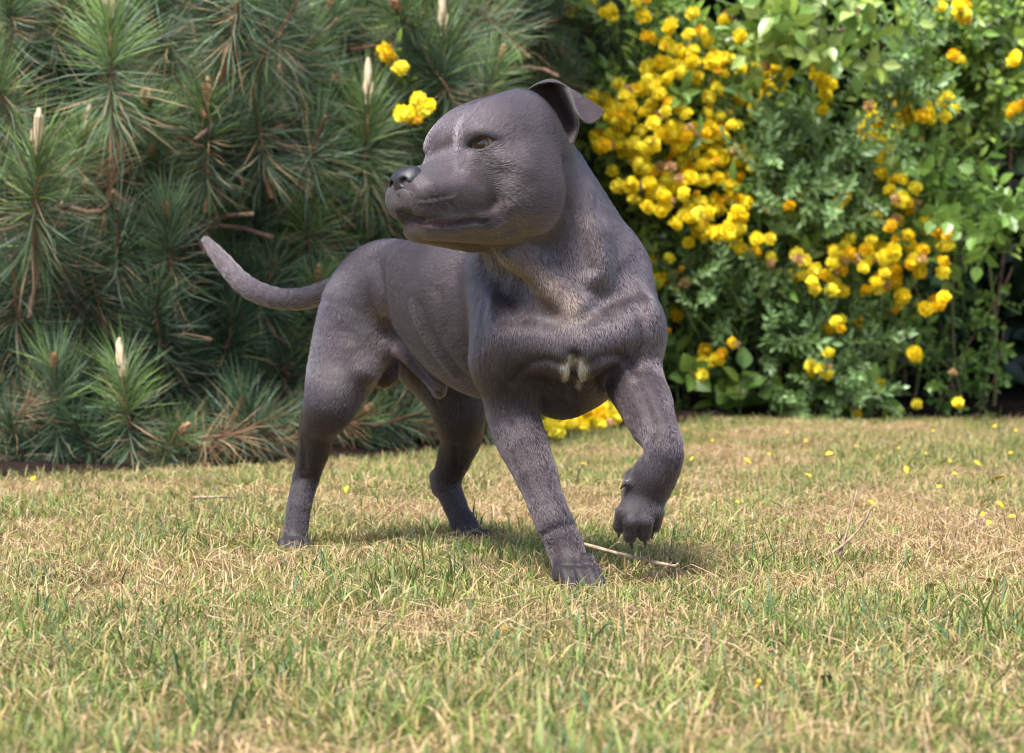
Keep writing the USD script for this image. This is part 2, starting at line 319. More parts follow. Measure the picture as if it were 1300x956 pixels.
def surface(prims, cell, coarse=6):
    """Surface nets over the signed field, worked out only near the surface."""
    lo = np.min([p[2] for p in prims if p[5] > 0], 0) - .02; hi = np.max([p[3] for p in prims if p[5] > 0], 0) + .02
    C = cell * coarse; n = np.ceil((hi - lo) / C).astype(int)
    g = np.stack(np.meshgrid(*[np.arange(k) for k in n], indexing='ij'), -1).reshape(-1, 3)
    d = field(lo + (g + .5) * C, prims); near = g[np.abs(d) < C * 1.6]
    N = n * coarse + 1; D = np.full(N, 1.0, np.float32)
    inside = g[d <= -C * 1.6]
    o = np.stack(np.meshgrid(*[np.arange(coarse + 1)] * 3, indexing='ij'), -1).reshape(-1, 3)
    for blk in np.array_split(inside, max(1, len(inside) // 20000)):
        ix = (blk[:, None] * coarse + o[None]).reshape(-1, 3); D[ix[:, 0], ix[:, 1], ix[:, 2]] = -1
    for blk in np.array_split(near, max(1, len(near) // 3000)):
        ix = np.unique((blk[:, None] * coarse + o[None]).reshape(-1, 3) @ np.array([N[1] * N[2], N[2], 1]))
        P = np.stack(np.unravel_index(ix, N), -1)
        D[P[:, 0], P[:, 1], P[:, 2]] = field(lo + P * cell, prims)
    S = D < 0
    cnt = np.zeros(N - 1, np.int8)
    for a, b, c in np.ndindex(2, 2, 2): cnt += S[a:N[0] - 1 + a, b:N[1] - 1 + b, c:N[2] - 1 + c]
    cells = np.argwhere((cnt > 0) & (cnt < 8))
    ids = np.full(N - 1, -1, np.int32); ids[cells[:, 0], cells[:, 1], cells[:, 2]] = np.arange(len(cells))
    acc, num = np.zeros((len(cells), 3)), np.zeros(len(cells))
    corner = list(np.ndindex(2, 2, 2))
    val = {c: D[cells[:, 0] + c[0], cells[:, 1] + c[1], cells[:, 2] + c[2]] for c in corner}
    for c in corner:
        for ax in range(3):
            if c[ax]: continue
            e = list(c); e[ax] = 1; e = tuple(e); x, y = val[c], val[e]
            k = (x < 0) != (y < 0); t = x[k] / (x[k] - y[k])
            q = np.tile(np.array(c, float), (k.sum(), 1)); q[:, ax] = t
            acc[k] += q; num[k] += 1
    V = lo + (cells + acc / num[:, None]) * cell
    F = []
    for ax in range(3):
        u, w = (ax + 1) % 3, (ax + 2) % 3
        a = [slice(1, -1)] * 3; a[ax] = slice(0, -1); b = list(a); b[ax] = slice(1, None)
        s0, s1 = S[tuple(a)], S[tuple(b)]
        e = np.argwhere(s0 != s1); pos = e + 1; pos[:, ax] -= 1
        flip = s0[e[:, 0], e[:, 1], e[:, 2]]
        def cid(du, dw):
            q = pos.copy(); q[:, u] -= du; q[:, w] -= dw; return ids[q[:, 0], q[:, 1], q[:, 2]]
        q = np.stack([cid(1, 1), cid(0, 1), cid(0, 0), cid(1, 0)], 1)
        q[~flip] = q[~flip][:, ::-1]; F.append(q[(q >= 0).all(1)])
    F = np.vstack(F)
    for _ in range(2):                                    # settle the vertices on the surface
        f0 = field(V, prims); h = .0006
        G = np.stack([field(V + np.eye(3)[k] * h, prims) - f0 for k in range(3)], -1) / h
        V = V - np.clip(f0 / np.maximum((G * G).sum(1), .2), -cell, cell)[:, None] * G
    return V, np.vstack([F[:, [0, 1, 2]], F[:, [0, 2, 3]]])

BACK = -DF + V3(0, 0, -.25)
# ---- trunk
DT = unit(DF - .17 * UP); UT = unit(np.cross(DT, DL))
el(at(628, 398, 2.67), (DT, DL, UT), (.146, .083, .099), .03, flow=BACK)
rc(at(505, 362, 2.83), .052, at(600, 376, 2.69), .074, .03, flow=BACK)
el(at(483, 366, 2.86), (DF, DL, UP), (.058, .054, .054), .03, flow=BACK)
el(at(712, 408, 2.553), (DF, DL, UP), (.062, .074, .066), .03, flow=(0, 0, -1))
el(at(713, 462, 2.580), (DF, DL, UP), (.064, .070, .058), .03, flow=(0, 0, -1))
# ---- neck with its folds
rc(at(706, 338, 2.58), .084, at(666, 216, 2.545), .057, .025, flow=V3(.1, 0, -1))
rc(at(744, 312, 2.60), .046, at(706, 222, 2.575), .030, .025, flow=V3(.2, 0, -1))
rc(at(652, 318, 2.485), .018, at(722, 392, 2.492), .010, .032, flow=V3(.2, 0, -1))
rc(at(752, 300, 2.525), .014, at(758, 350, 2.51), .013, .02, flow=V3(.1, 0, -1))
# ---- chest and shoulders
for a_, b_, r_ in (((640, 415, 2.515), (716, 440, 2.487), .028), ((650, 440, 2.51), (722, 452, 2.488), .022), ((806, 405, 2.535), (742, 436, 2.487), .029), ((800, 434, 2.525), (738, 450, 2.488), .022)):
    rc(at(*a_), r_, at(*b_), r_ * .72, .030, flow=(0, .1, -1))                                            # breast muscles
rc(at(733, 398, 2.492), .013, at(729, 430, 2.482), .012, .02, flow=(0, 0, -1))                             # point of the breast
rc(at(729, 452, 2.462), .004, at(729, 492, 2.49), .004, .012, -1)
rc(at(727, 470, 2.535), .016, at(715, 505, 2.565), .014, .025, flow=(0, 0, -1))
rc(at(655, 352, 2.59), .053, at(645, 455, 2.54), .041, .018, flow=V3(-.1, .1, -1))
rc(at(768, 352, 2.60), .053, at(796, 425, 2.55), .040, .018, flow=V3(.1, 0, -1))
rc(at(735, 235, 2.478), .004, at(752, 318, 2.478), .004, .022, -1)                                          # fold behind the cheek
rc(at(612, 345, 2.52), .004, at(606, 430, 2.495), .004, .016, -1)
rc(at(690, 395, 2.462), .004, at(655, 360, 2.49), .004, .022, -1); rc(at(752, 385, 2.465), .004, at(790, 350, 2.50), .004, .022, -1)   # between neck and breast
# ---- fore leg that stands
chain([(at(648, 460, 2.54), .041), (at(652, 522, 2.545), .0285), (at(665, 565, 2.53), .0260), (at(680, 601, 2.515), .0228), (at(693, 637, 2.50), .0196),
       (at(704, 664, 2.49), .0198), (at(717, 694, 2.485), .0196), (at(724, 716, 2.475), .0190)], .012)
rc(at(640, 520, 2.565), .015, at(655, 560, 2.545), .012, .02)
# ---- fore leg that is lifted
chain([(at(794, 436, 2.55), .040), (at(806, 484, 2.525), .0315), (at(819, 512, 2.50), .0288), (at(829, 538, 2.475), .0245), (at(841, 562, 2.455), .0205),
       (at(843, 577, 2.45), .0200), (at(831, 604, 2.455), .0230), (at(817, 632, 2.464), .0228)], .012)
# ---- hind legs
THR = [(at(466, 394, 2.845), .0565), (at(436, 468, 2.825), .043), (at(419, 513, 2.80), .0320), (at(404, 545, 2.835), .0228), (at(397, 576, 2.86), .0187),
       (at(389, 606, 2.875), .0158), (at(380, 642, 2.865), .0146), (at(375, 680, 2.855), .0155)]
chain(THR, .016)
rc(at(387, 604, 2.885), .0105, at(385, 618, 2.882), .009, .01)
rc(at(462, 400, 2.85), .038, at(432, 480, 2.845), .029, .02)
rc(at(492, 400, 2.81), .020, at(468, 470, 2.79), .014, .02)
THL = [(at(545, 440, 2.93), .056), (at(583, 518, 2.89), .0350), (at(585, 552, 2.93), .0270), (at(577, 582, 2.965), .0212),
       (at(568, 611, 2.985), .0178), (at(577, 640, 2.98), .0152), (at(589, 666, 2.97), .0146)]
chain(THL, .016)
rc(at(556, 606, 2.995), .0095, at(557, 620, 2.995), .008, .012)
# ---- groin
rc(at(487, 452, 2.865), .019, at(487, 474, 2.865), .0175, .008)
rc(at(514, 444, 2.79), .012, at(554, 482, 2.735), .0125, .022, flow=DF)
el(at(557, 492, 2.742), (DF, DL, UP), (.007, .010, .012), .006)
# ---- tail
tail_mid = spline([at(446, 360, 2.895), at(425, 367, 2.92), at(390, 378, 2.955), at(362, 380, 2.985), at(335, 374, 3.01), at(310, 361, 3.035), at(288, 338, 3.055), at(270, 316, 3.07), at(263, 307, 3.075)], 15)
tail_rad = np.interp(np.linspace(0, 1, 15), [0, .1, .3, .7, .9, 1], [.0160, .0145, .0126, .0128, .0100, .0050])
chain([(p, r) for p, r in zip(tail_mid, tail_rad)], .008)
# ---- paws
CLAWS = []
def paw(c, fwd, left, up, s=1.0, spread=1.0, curl=0.0):
    for k, (off, ln) in enumerate(((-.0215, .015), (-.0076, .026), (.0076, .026), (.0215, .015))):
        off *= spread
        a = c + s * (-.006 * fwd + off * .85 * left + .012 * up); m = c + s * ((ln - .004) * fwd + off * left + (.0145 - curl * .3) * up)
        b = c + s * ((ln + .010) * fwd + off * 1.06 * left + (.000 - curl) * up)
        rc(a, .0108 * s, m, .0096 * s, .003); rc(m, .0096 * s, b, .0080 * s, .0012)
        CLAWS.append((b + s * .004 * fwd, unit(fwd - .55 * up), s))
    rc(c + s * (-.016 * fwd + .010 * up), .0165 * s, c + s * .004 * fwd, .014 * s, .008)
side = lambda f, u: np.cross(u, f)
f = unit([.52, -.85, 0]); paw(at(730, 741, 2.458), f, side(f, UP), UP, .84)
f = unit([.12, -.99, 0]); paw(at(373, 698, 2.835), f, side(f, UP), UP, .64)
f = unit([.72, -.68, 0]); rc(at(589, 666, 2.97), .0146, at(598, 680, 2.958), .0152, .01); paw(at(603, 688, 2.945), f, side(f, UP), UP, .64)
for toe, tip in (([(at(808, 634, 2.458), .0125), (at(795, 652, 2.448), .0112), (at(788, 667, 2.452), .0080)], (786, 676)),
                 ([(at(812, 640, 2.450), .0120), (at(802, 662, 2.440), .0090), (at(800, 681, 2.446), .0070)], (802, 692)),
                 ([(at(820, 638, 2.450), .0120), (at(819, 661, 2.440), .0090), (at(818, 679, 2.446), .0070)], (819, 688)),
                 ([(at(827, 630, 2.458), .0115), (at(831, 650, 2.450), .0100), (at(830, 667, 2.455), .0074)], (828, 678))):
    for (p, r0), (q, r1), k in zip(toe[:-1], toe[1:], (.004, .0012)): rc(p, r0, q, r1, k)
    e = toe[-1][0]; d = unit(at(*tip, e[1] + .004) - e); CLAWS.append((e + .005 * d, d, .72))
rc(at(814, 646, 2.470), .0130, at(811, 662, 2.470), .0095, .003)
rc(at(803, 606, 2.455), .0085, at(799, 612, 2.45), .006, .006)      # dew claw's pad
CLAWS.append((at(797, 611, 2.447), unit([-.8, -.1, -.6]), .8))
rc(at(745, 712, 2.462), .0085, at(750, 720, 2.458), .006, .006)
CLAWS.append((at(751, 720, 2.456), unit([.6, -.2, -.7]), .8))

# ---- head
HB = -HF
NB = len(PR)
for s in (1, -1):
    el(hp(-.060, s * .021, .003), (HF, HL, HU), (.068, .040, .056), .02, flow=HB + .7 * HU)
    el(hp(-.053, s * .047, -.046), (HF, HL, HU), (.048, .028, .050), .018, flow=HB - .2 * HU)           # cheek
    rc(hp(-.004, s * .026, .008), .016, hp(-.026, s * .036, .013), .017, .024, flow=HB + .9 * HU)        # brow
    rc(hp(.010, s * .027, -.027), .019, hp(-.035, s * .046, -.024), .018, .02, flow=HB)                  # under the eye
    rc(hp(.010, s * .0175, -.052), .030, hp(.064, s * .0125, -.0535), .0243, .010, flow=HB - .3 * HU)              # upper lip
    rc(hp(-.035, s * .026, -.077), .0275, hp(.056, s * .009, -.081), .0180, .006, flow=HB - .1 * HU)     # lower jaw
rc(hp(.005, 0, -.028), .022, hp(.066, 0, -.0405), .0165, .014, flow=HB)                                  # bridge
rc(hp(-.070, 0, -.020), .052, hp(-.088, 0, -.040), .052, .016, flow=HB - .3 * HU)
el(hp(-.087, 0, .030), (HF, HL, HU), (.036, .042, .038), .025, flow=HB)
rc(hp(-.040, 0, -.080), .022, hp(-.09, .01, -.078), .032, .016, flow=HB - .3 * HU)
rc(hp(-.012, 0, .068), .006, hp(-.065, 0, .072), .010, .016, -1)                                          # furrow of the forehead
EYES = []
for s in (1, -1):
    c = hp(-.0068, s * .0332, .000); g = hdir(.80, s * .60, .03); a = unit(np.cross(HU, g)); a = unit(a * 1 + s * -.10 * HU * 0)
    out = unit(-HF * .6 + HL * s * .8); a = unit(out - (out @ g) * g + .12 * HU); a = unit(a - (a @ g) * g)
    rc(c + .002 * g, .0155, c + .0025 * g, .0155, .010, flow=HB)
    almond(c - .0012 * HU, g, a, .0144, .0066)
    EYES.append((c, g, a, s))
def on_surface(uv, near=2.25, far=2.62):
    """Where the sight lines through (u, v) first meet the modelled surface."""
    Y = np.linspace(near, far, 400); out = []
    for u, v in uv:
        P = np.stack([at(u, v, y) for y in Y]); d = field(P, PR); i = np.argmax(d < 0); out.append(P[max(i - 1, 0)] + (P[i] - P[max(i - 1, 0)]) * d[max(i - 1, 0)] / (d[max(i - 1, 0)] - d[i]))
    return np.array(out)
MOUTH = to_head(on_surface([(509, 272), (521, 275), (535, 279), (549, 283), (562, 285.5), (580, 284), (599, 281), (616, 281)]))
MOUTH = [(MOUTH[0][0] + .004, 0.0, MOUTH[0][2] + .001)] + [tuple(p) for p in MOUTH]
for s in (1, -1):
    for (p, q), rr in zip(zip(MOUTH[:-1], MOUTH[1:]), (.0040, .0044, .0042, .0038, .0034, .0032, .0032, .0030)):
        rc(hp(p[0], s * p[1], p[2]), rr, hp(q[0], s * q[1], q[2]), rr * .95, .003, -1)
rc(hp(.0880, 0, -.054), .0016, hp(.0870, 0, -.072), .0018, .003, -1)
rc(eat(690, 134, .034), .015, eat(713, 168, .030), .013, .010, -1)                                        # hollow of the near ear
WH = [tuple(p) for p in to_head(on_surface([(548, 251), (556, 250), (564, 248), (541, 254), (547, 260), (555, 258.5), (563, 257.5), (572, 256), (552, 264), (560, 262.5), (568, 261), (575, 259)]))]
for w in WH:
    p = hp(*w); PR.append(('rc', (p + .004 * HL, p - .0005 * HL, .0007, .0007), p - .006, p + .006, .0015, -1, HB))

bv, bf = surface(PR, .0019)
from scipy.sparse import coo_matrix
_e = np.vstack([bf[:, [0, 1]], bf[:, [1, 2]], bf[:, [2, 0]]]); _A = coo_matrix((np.ones(len(_e)), (_e[:, 0], _e[:, 1])), (len(bv), len(bv))).tocsr(); _A.data[:] = 1; _d = np.maximum(np.asarray(_A.sum(1)), 1)
_w = (1 - np.clip((to_head(bv)[:, 0:1] + .16) / .04, 0, 1) * (to_head(bv)[:, 2:] > -.14)) * np.clip((bv[:, 2:] - .05) / .03, 0, 1) * (np.linalg.norm(bv - at(808, 655, 2.46), axis=1, keepdims=True) > .05)
for _ in range(14):                                       # even out the limbs and trunk, not the face or the toes
    for lam in (.6, -.61): bv = bv + lam * _w * (_A @ bv / _d - bv)
# ---- muscles, folds and tendons worked into the surface: (points, half width, height)
STROKES = [([(716, 205), (722, 250), (734, 300), (748, 338)], .008, -.0032), ([(748, 240), (752, 285), (760, 325)], .011, .0018), ([(612, 335), (640, 372), (668, 392)], .009, -.0035), ([(655, 335), (690, 370), (722, 394)], .011, .0035),
    ([(742, 402), (770, 382), (802, 370)], .010, -.0032), ([(704, 402), (662, 400), (622, 408)], .010, -.0035), ([(652, 482), (668, 464), (690, 456), (714, 463)], .006, -.0030), ([(744, 464), (768, 450), (790, 453), (806, 468)], .006, -.0030),
    ([(682, 484)], .016, -.0040), ([(774, 470)], .014, -.0035), ([(728, 466), (727, 500)], .005, -.0035), ([(624, 362), (630, 420), (640, 468)], .012, .0030), ([(662, 405), (668, 450)], .008, -.0025), ([(640, 350), (690, 352)], .012, -.002),
    ([(812, 388), (816, 430), (806, 462)], .008, -.0035), ([(790, 390), (796, 425)], .012, .0025), ([(806, 482), (822, 520), (829, 546)], .006, -.0028), ([(836, 500), (848, 545)], .007, .0018), ([(650, 540), (672, 590), (692, 640)], .006, -.0022), ([(640, 545), (660, 598)], .007, .0018), ([(690, 676), (712, 668), (726, 664)], .004, -.0014),
    ([(523, 385), (530, 410), (548, 440), (575, 475)], .005, .0022), ([(535, 388), (544, 412), (562, 442), (588, 474)], .009, -.0022), ([(560, 370), (566, 420)], .007, -.0012), ([(580, 365), (584, 420)], .007, .0010), ([(480, 336), (487, 380), (490, 422)], .011, -.0045), ([(462, 356), (468, 420)], .014, .0030), ([(446, 442), (452, 488)], .010, .0022), ([(430, 420), (420, 480)], .010, -.0020),
    ([(372, 612), (398, 602)], .005, -.0016), ([(384, 560), (386, 596)], .005, -.0018), ([(396, 560), (394, 600)], .005, .0012), ([(577, 566), (579, 602)], .006, -.0024), ([(566, 614)], .007, .0018), ([(574, 616), (584, 610)], .004, -.0016),
    ([(592, 190), (581, 206), (572, 222)], .005, -.0016), ([(612, 206), (640, 222)], .009, -.0026), ([(636, 196), (668, 214)], .011, .0016), ([(612, 277), (636, 266), (652, 259)], .006, .0012), ([(628, 282), (600, 298)], .006, -.0010), ([(533, 229), (541, 241), (549, 254)], .0035, -.0013),
    ([(531, 254), (552, 251), (574, 247)], .0022, -.0009), ([(536, 262), (556, 259), (578, 255)], .0022, -.0009), ([(541, 269), (560, 266), (576, 262)], .0022, -.0009), ([(533, 257), (555, 255), (576, 251)], .0022, .0007), ([(590, 300), (625, 301), (652, 292)], .006, -.0020), ([(592, 171), (610, 165), (630, 171)], .006, .0016), ([(640, 150), (656, 178)], .013, -.0018), ([(602, 134), (587, 154), (576, 180)], .005, -.0008),
    ([(530, 240), (560, 236), (590, 232)], .008, .0014), ([(560, 276), (585, 277)], .006, .0012), ([(520, 264), (540, 271)], .006, .0014)]
_vn = np.array(trimesh.Trimesh(bv, bf, process=False).vertex_normals); _up = np.zeros(len(bv))
for px, r, h in STROKES:
    q = on_surface(px, 2.25, 3.06); n = int(np.linalg.norm(np.diff(q, axis=0), axis=1).sum() / (.4 * r)) + 3
    q = spline(q, n) if len(q) > 2 else np.array([q[0] + (q[-1] - q[0]) * t for t in np.linspace(0, 1, n)])
    i = np.nonzero(((bv > q.min(0) - 2.5 * r) & (bv < q.max(0) + 2.5 * r)).all(1))[0]
    d = np.min(np.linalg.norm(bv[i][:, None] - q[None], axis=2), axis=1); _up[i] += h * np.exp(-(d / r) ** 2)
bv = bv + _up[:, None] * _vn
_h = to_head(bv)
bn = trimesh.Trimesh(bv, bf, process=False).vertex_normals
# ---- the coat's colours, partly with light and shade put in, and its lie
flow = np.zeros_like(bv); wsum = np.zeros(len(bv))
for pr in PR:
    if pr[5] < 0: continue
    i = np.nonzero(((bv > pr[2] - .04) & (bv < pr[3] + .04)).all(1))[0]
    w = np.exp(-np.clip(dist(pr, bv[i]), -.01, 1) / .008); flow[i] += w[:, None] * pr[6]; wsum[i] += w
flow -= (flow * bn).sum(1, keepdims=True) * bn
flow /= np.linalg.norm(flow, axis=1, keepdims=True) + 1e-9
GREY = V3(.042, .0318, .0340)
tone = np.tile(GREY, (len(bv), 1))
near = lambda c, r: np.exp(-(np.linalg.norm(bv - c, axis=1) / r) ** 2)[:, None]
def tint(w, col):
    global tone
    tone = tone * (1 - w) + np.asarray(col, float) * w
tone *= (.82 + .36 * meshkit.fbm(bv * 38, 3, 5))[:, None] * (.80 + .40 * meshkit.fbm(bv * 130, 2, 6))[:, None]
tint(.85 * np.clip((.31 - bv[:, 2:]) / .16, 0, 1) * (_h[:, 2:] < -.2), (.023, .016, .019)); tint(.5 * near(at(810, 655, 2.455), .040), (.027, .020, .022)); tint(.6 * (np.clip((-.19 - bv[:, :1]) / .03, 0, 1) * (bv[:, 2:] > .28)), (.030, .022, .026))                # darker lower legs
tone *= 1 + .60 * (np.clip((_h[:, 0:1] + .12) / .05, 0, 1) * (_h[:, 2:] > -.12) * (np.abs(_h[:, 1:2]) < .09)) * np.clip(.6 + bn[:, 2:], 0, 1)  # face lightened where it turns upward, light put into the coat colour
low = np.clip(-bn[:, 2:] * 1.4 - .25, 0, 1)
tint(.75 * low * ((_h[:, 2:] < -.075) & (_h[:, 2:] > -.16) & (_h[:, 0:1] > -.14)), (.15, .105, .06))       # pale brown under the jaw, hair tone plus warm ground bounce put in
rid = np.array([at(648, 312, 2.47), at(722, 395, 2.475)]); tt = np.clip(((bv - rid[0]) @ (rid[1] - rid[0])) / ((rid[1] - rid[0]) ** 2).sum(), 0, 1)
tint(.40 * np.exp(-(np.linalg.norm(bv - rid[0] - tt[:, None] * (rid[1] - rid[0]), axis=1) / .019) ** 4)[:, None] * (tt[:, None] > .05), (.14, .09, .055))
tint(.85 * near(at(500, 452, 2.83), .055) * low ** .5, (.15, .085, .055))                                  # bare groin, its brown with warm ground bounce put in
tint(.9 * near(at(487, 470, 2.865), .026), (.045, .032, .032))
tint(.8 * near(at(552, 492, 2.735), .016), (.05, .04, .047))
tint(.7 * near(at(516, 452, 2.79), .020), (.20, .14, .14))
blaze = np.zeros((len(bv), 1))
for (u, v, r) in ((720, 474, .0042), (721, 467, .0045), (725, 461, .004), (731, 459, .0035), (737, 462, .0042), (739, 470, .0045), (738, 478, .0042), (738, 486, .0036), (737, 493, .0028), (717, 479, .003), (724, 454, .003), (719, 483, .0034), (741, 467, .0044), (728, 463, .0044), (734, 464, .0044), (723, 470, .0044), (736, 471, .0044), (741, 476, .004), (741, 484, .0036), (718, 469, .004)):
    i = np.argmin(np.abs(bv - at(u, v, 2.44)) @ [1, .15, 1]); blaze = np.maximum(blaze, np.clip(1.3 * near(bv[i], r * 1.25), 0, 1))   # white blaze
tint(.8 * blaze, (.50, .43, .34))
hx, hy, hz = _h.T
onhead = (hx > -.02) & (np.abs(hy) < .08) & (hz > -.12) & (hz < .1)
tint(.38 * near(hp(.000, .052, -.030), .020), (.022, .017, .019)); tint(.3 * near(hp(-.045, .078, -.035), .030), (.085, .066, .068))    # shade under the eye and highlight on the cheek, put into the colour
tint((np.clip((hx - .02) / .05, 0, 1) * .35 * onhead)[:, None], (.082, .068, .075))
mp = np.array(MOUTH); dm = np.full(len(bv), 9.0)
hh = np.stack([hx, np.abs(hy), hz], 1)
for p, q in zip(mp[:-1], mp[1:]):
    t = np.clip(((hh - p) @ (q - p)) / ((q - p) ** 2).sum(), 0, 1); dm = np.minimum(dm, np.linalg.norm(hh - p - t[:, None] * (q - p), axis=1))
tint(np.exp(-(dm / .0074) ** 4)[:, None], (.022, .016, .018))
lip = np.exp(-((hh - [.075, .026, -.084]) / [.026, .016, .0068]) ** 2 @ np.ones(3))[:, None] * np.exp(-(dm / .015) ** 4)[:, None] * (hz < -.079)[:, None]
spk = meshkit.noise(bv * 330, 3)[:, None]
tint(np.clip(1.3 * lip, 0, .85), (.065, .030, .032)); tint(np.clip(lip * 1.5, 0, 1) * (spk > .72), (.22, .13, .12))
for c, g, a, s in EYES:
    q = bv - c + .0012 * HU; b = np.cross(g, a); x, y, z = q @ a, q @ b, q @ g
    R = (.0144 ** 2 + .0066 ** 2) / (2 * .0066); off = R - .0066
    ln = np.maximum(np.hypot(x, y - off), np.hypot(x, y + off)) - R
    tint(((z > 0) * (np.linalg.norm(q, axis=1) < .035) * np.exp(-(np.clip(ln, 0, 1) / np.where(q @ HU > .0005, .0062, .0034)) ** 3))[:, None], (.018, .014, .016))
for w in WH: tint(.95 * near(hp(*w), .0019), (.008, .006, .006))

dog = xform('dog', None)
tag(dog, 'blue grey short-haired dog on the lawn, one fore paw lifted, head turned aside', 'dog')
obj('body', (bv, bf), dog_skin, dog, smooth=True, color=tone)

# ---- nose pad
KEEP, PR = PR, []
el(hp(.0760, 0, -.0365), (HF, HL, HU), (.0158, .0192, .0132), .006)
rc(hp(.072, .008, -.0320), .0088, hp(.072, -.008, -.0320), .0088, .008)
for s in (1, -1): rc(hp(.080, s * .0110, -.0400), .0080, hp(.067, s * .0185, -.0365), .0055, .005)
rc(hp(.079, 0, -.046), .0085, hp(.0800, 0, -.0575), .0048, .006)
for s in (1, -1):
    rc(hp(.0935, s * .0085, -.0400), .0044, hp(.078, s * .0110, -.0385), .0034, .003, -1)
    rc(hp(.0880, s * .0135, -.0440), .0026, hp(.0700, s * .0255, -.0400), .0013, .0025, -1)
rc(hp(.0935, 0, -.030), .0010, hp(.0885, 0, -.056), .0013, .002, -1)
obj('nose', surface(PR, .0008), wet_black, dog, smooth=True)
PR = KEEP

# ---- eyes, each a ball with iris and pupil looking ahead
for c, g, a, s in EYES:
    look = unit(.80 * HF + s * .50 * HL - .10 * HU + .10 * V3(.0, -1, 0))
    m = trimesh.creation.icosphere(4, .0132); m.apply_translation(c)
    e = xform('eye', dog)
    v = np.array(m.vertices); fc = v[np.array(m.faces)].mean(1) - c
    cosang = (fc / np.linalg.norm(fc, axis=1, keepdims=True)) @ look
    def ring(a0, a1, r):
        """A spherical zone of the ball between two angles from the gaze."""
        th = np.linspace(a0, a1, 10); ph = np.linspace(0, 2 * np.pi, 41)[:-1]
        X = unit(np.cross(look, [0, 0, 1])); Y = np.cross(look, X)
        P = c + r * (np.cos(th)[:, None, None] * look + np.sin(th)[:, None, None] * (np.cos(ph)[None, :, None] * X + np.sin(ph)[None, :, None] * Y))
        i, j = np.meshgrid(np.arange(9), np.arange(40), indexing='ij')
        q = np.stack([i * 40 + j, i * 40 + (j + 1) % 40, (i + 1) * 40 + (j + 1) % 40, (i + 1) * 40 + j], -1).reshape(-1, 4)
        return P.reshape(-1, 3), q[:, ::-1]
    obj('eyeball', ring(.71, np.pi, .0132), eye_white, e, smooth=True)
    obj('iris', ring(.38, .72, .01325), iris_look, e, smooth=True)
    obj('pupil', ring(.001, .39, .0132), pupil_look, e, smooth=True)

# ---- ears: folded leaf-shaped sheets
from scipy.interpolate import RectBivariateSpline
def ear_sheet(ctrl, name, thick=.0032):
    ctrl = np.asarray(ctrl, float); nt, ns = ctrl.shape[:2]
    T, S = np.linspace(0, 1, 40), np.linspace(0, 1, 26)
    P = np.stack([RectBivariateSpline(np.linspace(0, 1, nt), np.linspace(0, 1, ns), ctrl[:, :, k], kx=min(3, nt - 1), ky=min(3, ns - 1))(T, S) for k in range(3)], -1)
    N = np.cross(np.gradient(P, axis=0), np.gradient(P, axis=1)); N /= np.linalg.norm(N, axis=2, keepdims=True) + 1e-12
    edge = np.minimum(np.minimum(S, 1 - S)[None, :], (1 - T)[:, None] * 1.2); h = thick * .5 * np.clip(edge / .09, .12, 1) ** .5
    A, B = P + N * h[..., None], P - N * h[..., None]
    n = 40 * 26; i, j = np.meshgrid(np.arange(39), np.arange(25), indexing='ij')
    q = np.stack([i * 26 + j, i * 26 + j + 1, (i + 1) * 26 + j + 1, (i + 1) * 26 + j], -1).reshape(-1, 4)
    rim = np.r_[np.arange(26), np.arange(1, 40) * 26 + 25, 39 * 26 + np.arange(24, -1, -1), np.arange(38, 0, -1) * 26]
    w = np.stack([rim, np.roll(rim, -1), np.roll(rim, -1) + n, rim + n], 1)
    v = np.vstack([A.reshape(-1, 3), B.reshape(-1, 3)]); f = np.vstack([q, q[:, ::-1] + n, w[:, ::-1]])
    f = np.vstack([f[:, [0, 1, 2]], f[:, [0, 2, 3]]])
    tn = np.tile(GREY * 1.2, (len(v), 1)) * (.85 + .3 * meshkit.fbm(v * 90, 2, 8))[:, None]
    obj(name, (v, f), dog_skin, dog, smooth=True, color=tn)
    m = trimesh.Trimesh(v, f, process=False)
    return m, tn
EAR_L = [[eat(668, 117, .030), eat(684, 140, .052), eat(704, 172, .050), eat(721, 192, .030)],
         [eat(682, 107, .028), eat(699, 124, .066), eat(720, 160, .064), eat(732, 168, .030)],
         [eat(697, 104, .022), eat(710, 112, .052), eat(726, 140, .052), eat(733, 154, .030)],
         [eat(711, 106, .022), eat(717, 112, .026), eat(725, 127, .018), eat(731, 146, .008)],
         [eat(729, 116, .020), eat(730, 122, .016), eat(732, 136, .006), eat(738, 151, -.004)],
         [eat(764, 138, .022), eat(764, 145, .014), eat(757, 153, .004), eat(747, 157, -.002)]]
ear1 = ear_sheet(EAR_L, 'ear')
EAR_R = [[hp(-.080, -.050, .048), hp(-.088, -.058, .045), hp(-.100, -.062, .036), hp(-.108, -.062, .022)],
         [hp(-.088, -.052, .060), hp(-.100, -.064, .058), hp(-.114, -.068, .046), hp(-.118, -.066, .026)],
         [hp(-.100, -.052, .064), hp(-.110, -.062, .062), hp(-.122, -.068, .050), hp(-.126, -.068, .032)],
         [hp(-.125, -.055, .058), hp(-.130, -.062, .052), hp(-.136, -.068, .042), hp(-.136, -.070, .030)],
         [hp(-.150, -.060, .040), hp(-.152, -.064, .036), hp(-.152, -.068, .030), hp(-.150, -.070, .025)]]
ear2 = ear_sheet(EAR_R, 'ear')

# ---- claws
for p, d, s in CLAWS:
    c = np.array([p - .004 * s * d, p + .003 * s * d, p + .008 * s * d - .0006 * UP, p + .0125 * s * d - .003 * s * UP])
    obj('claw', tube(c, np.array([.0034, .0033, .0025, .0007]) * s, 8), claw_look, dog, smooth=True)

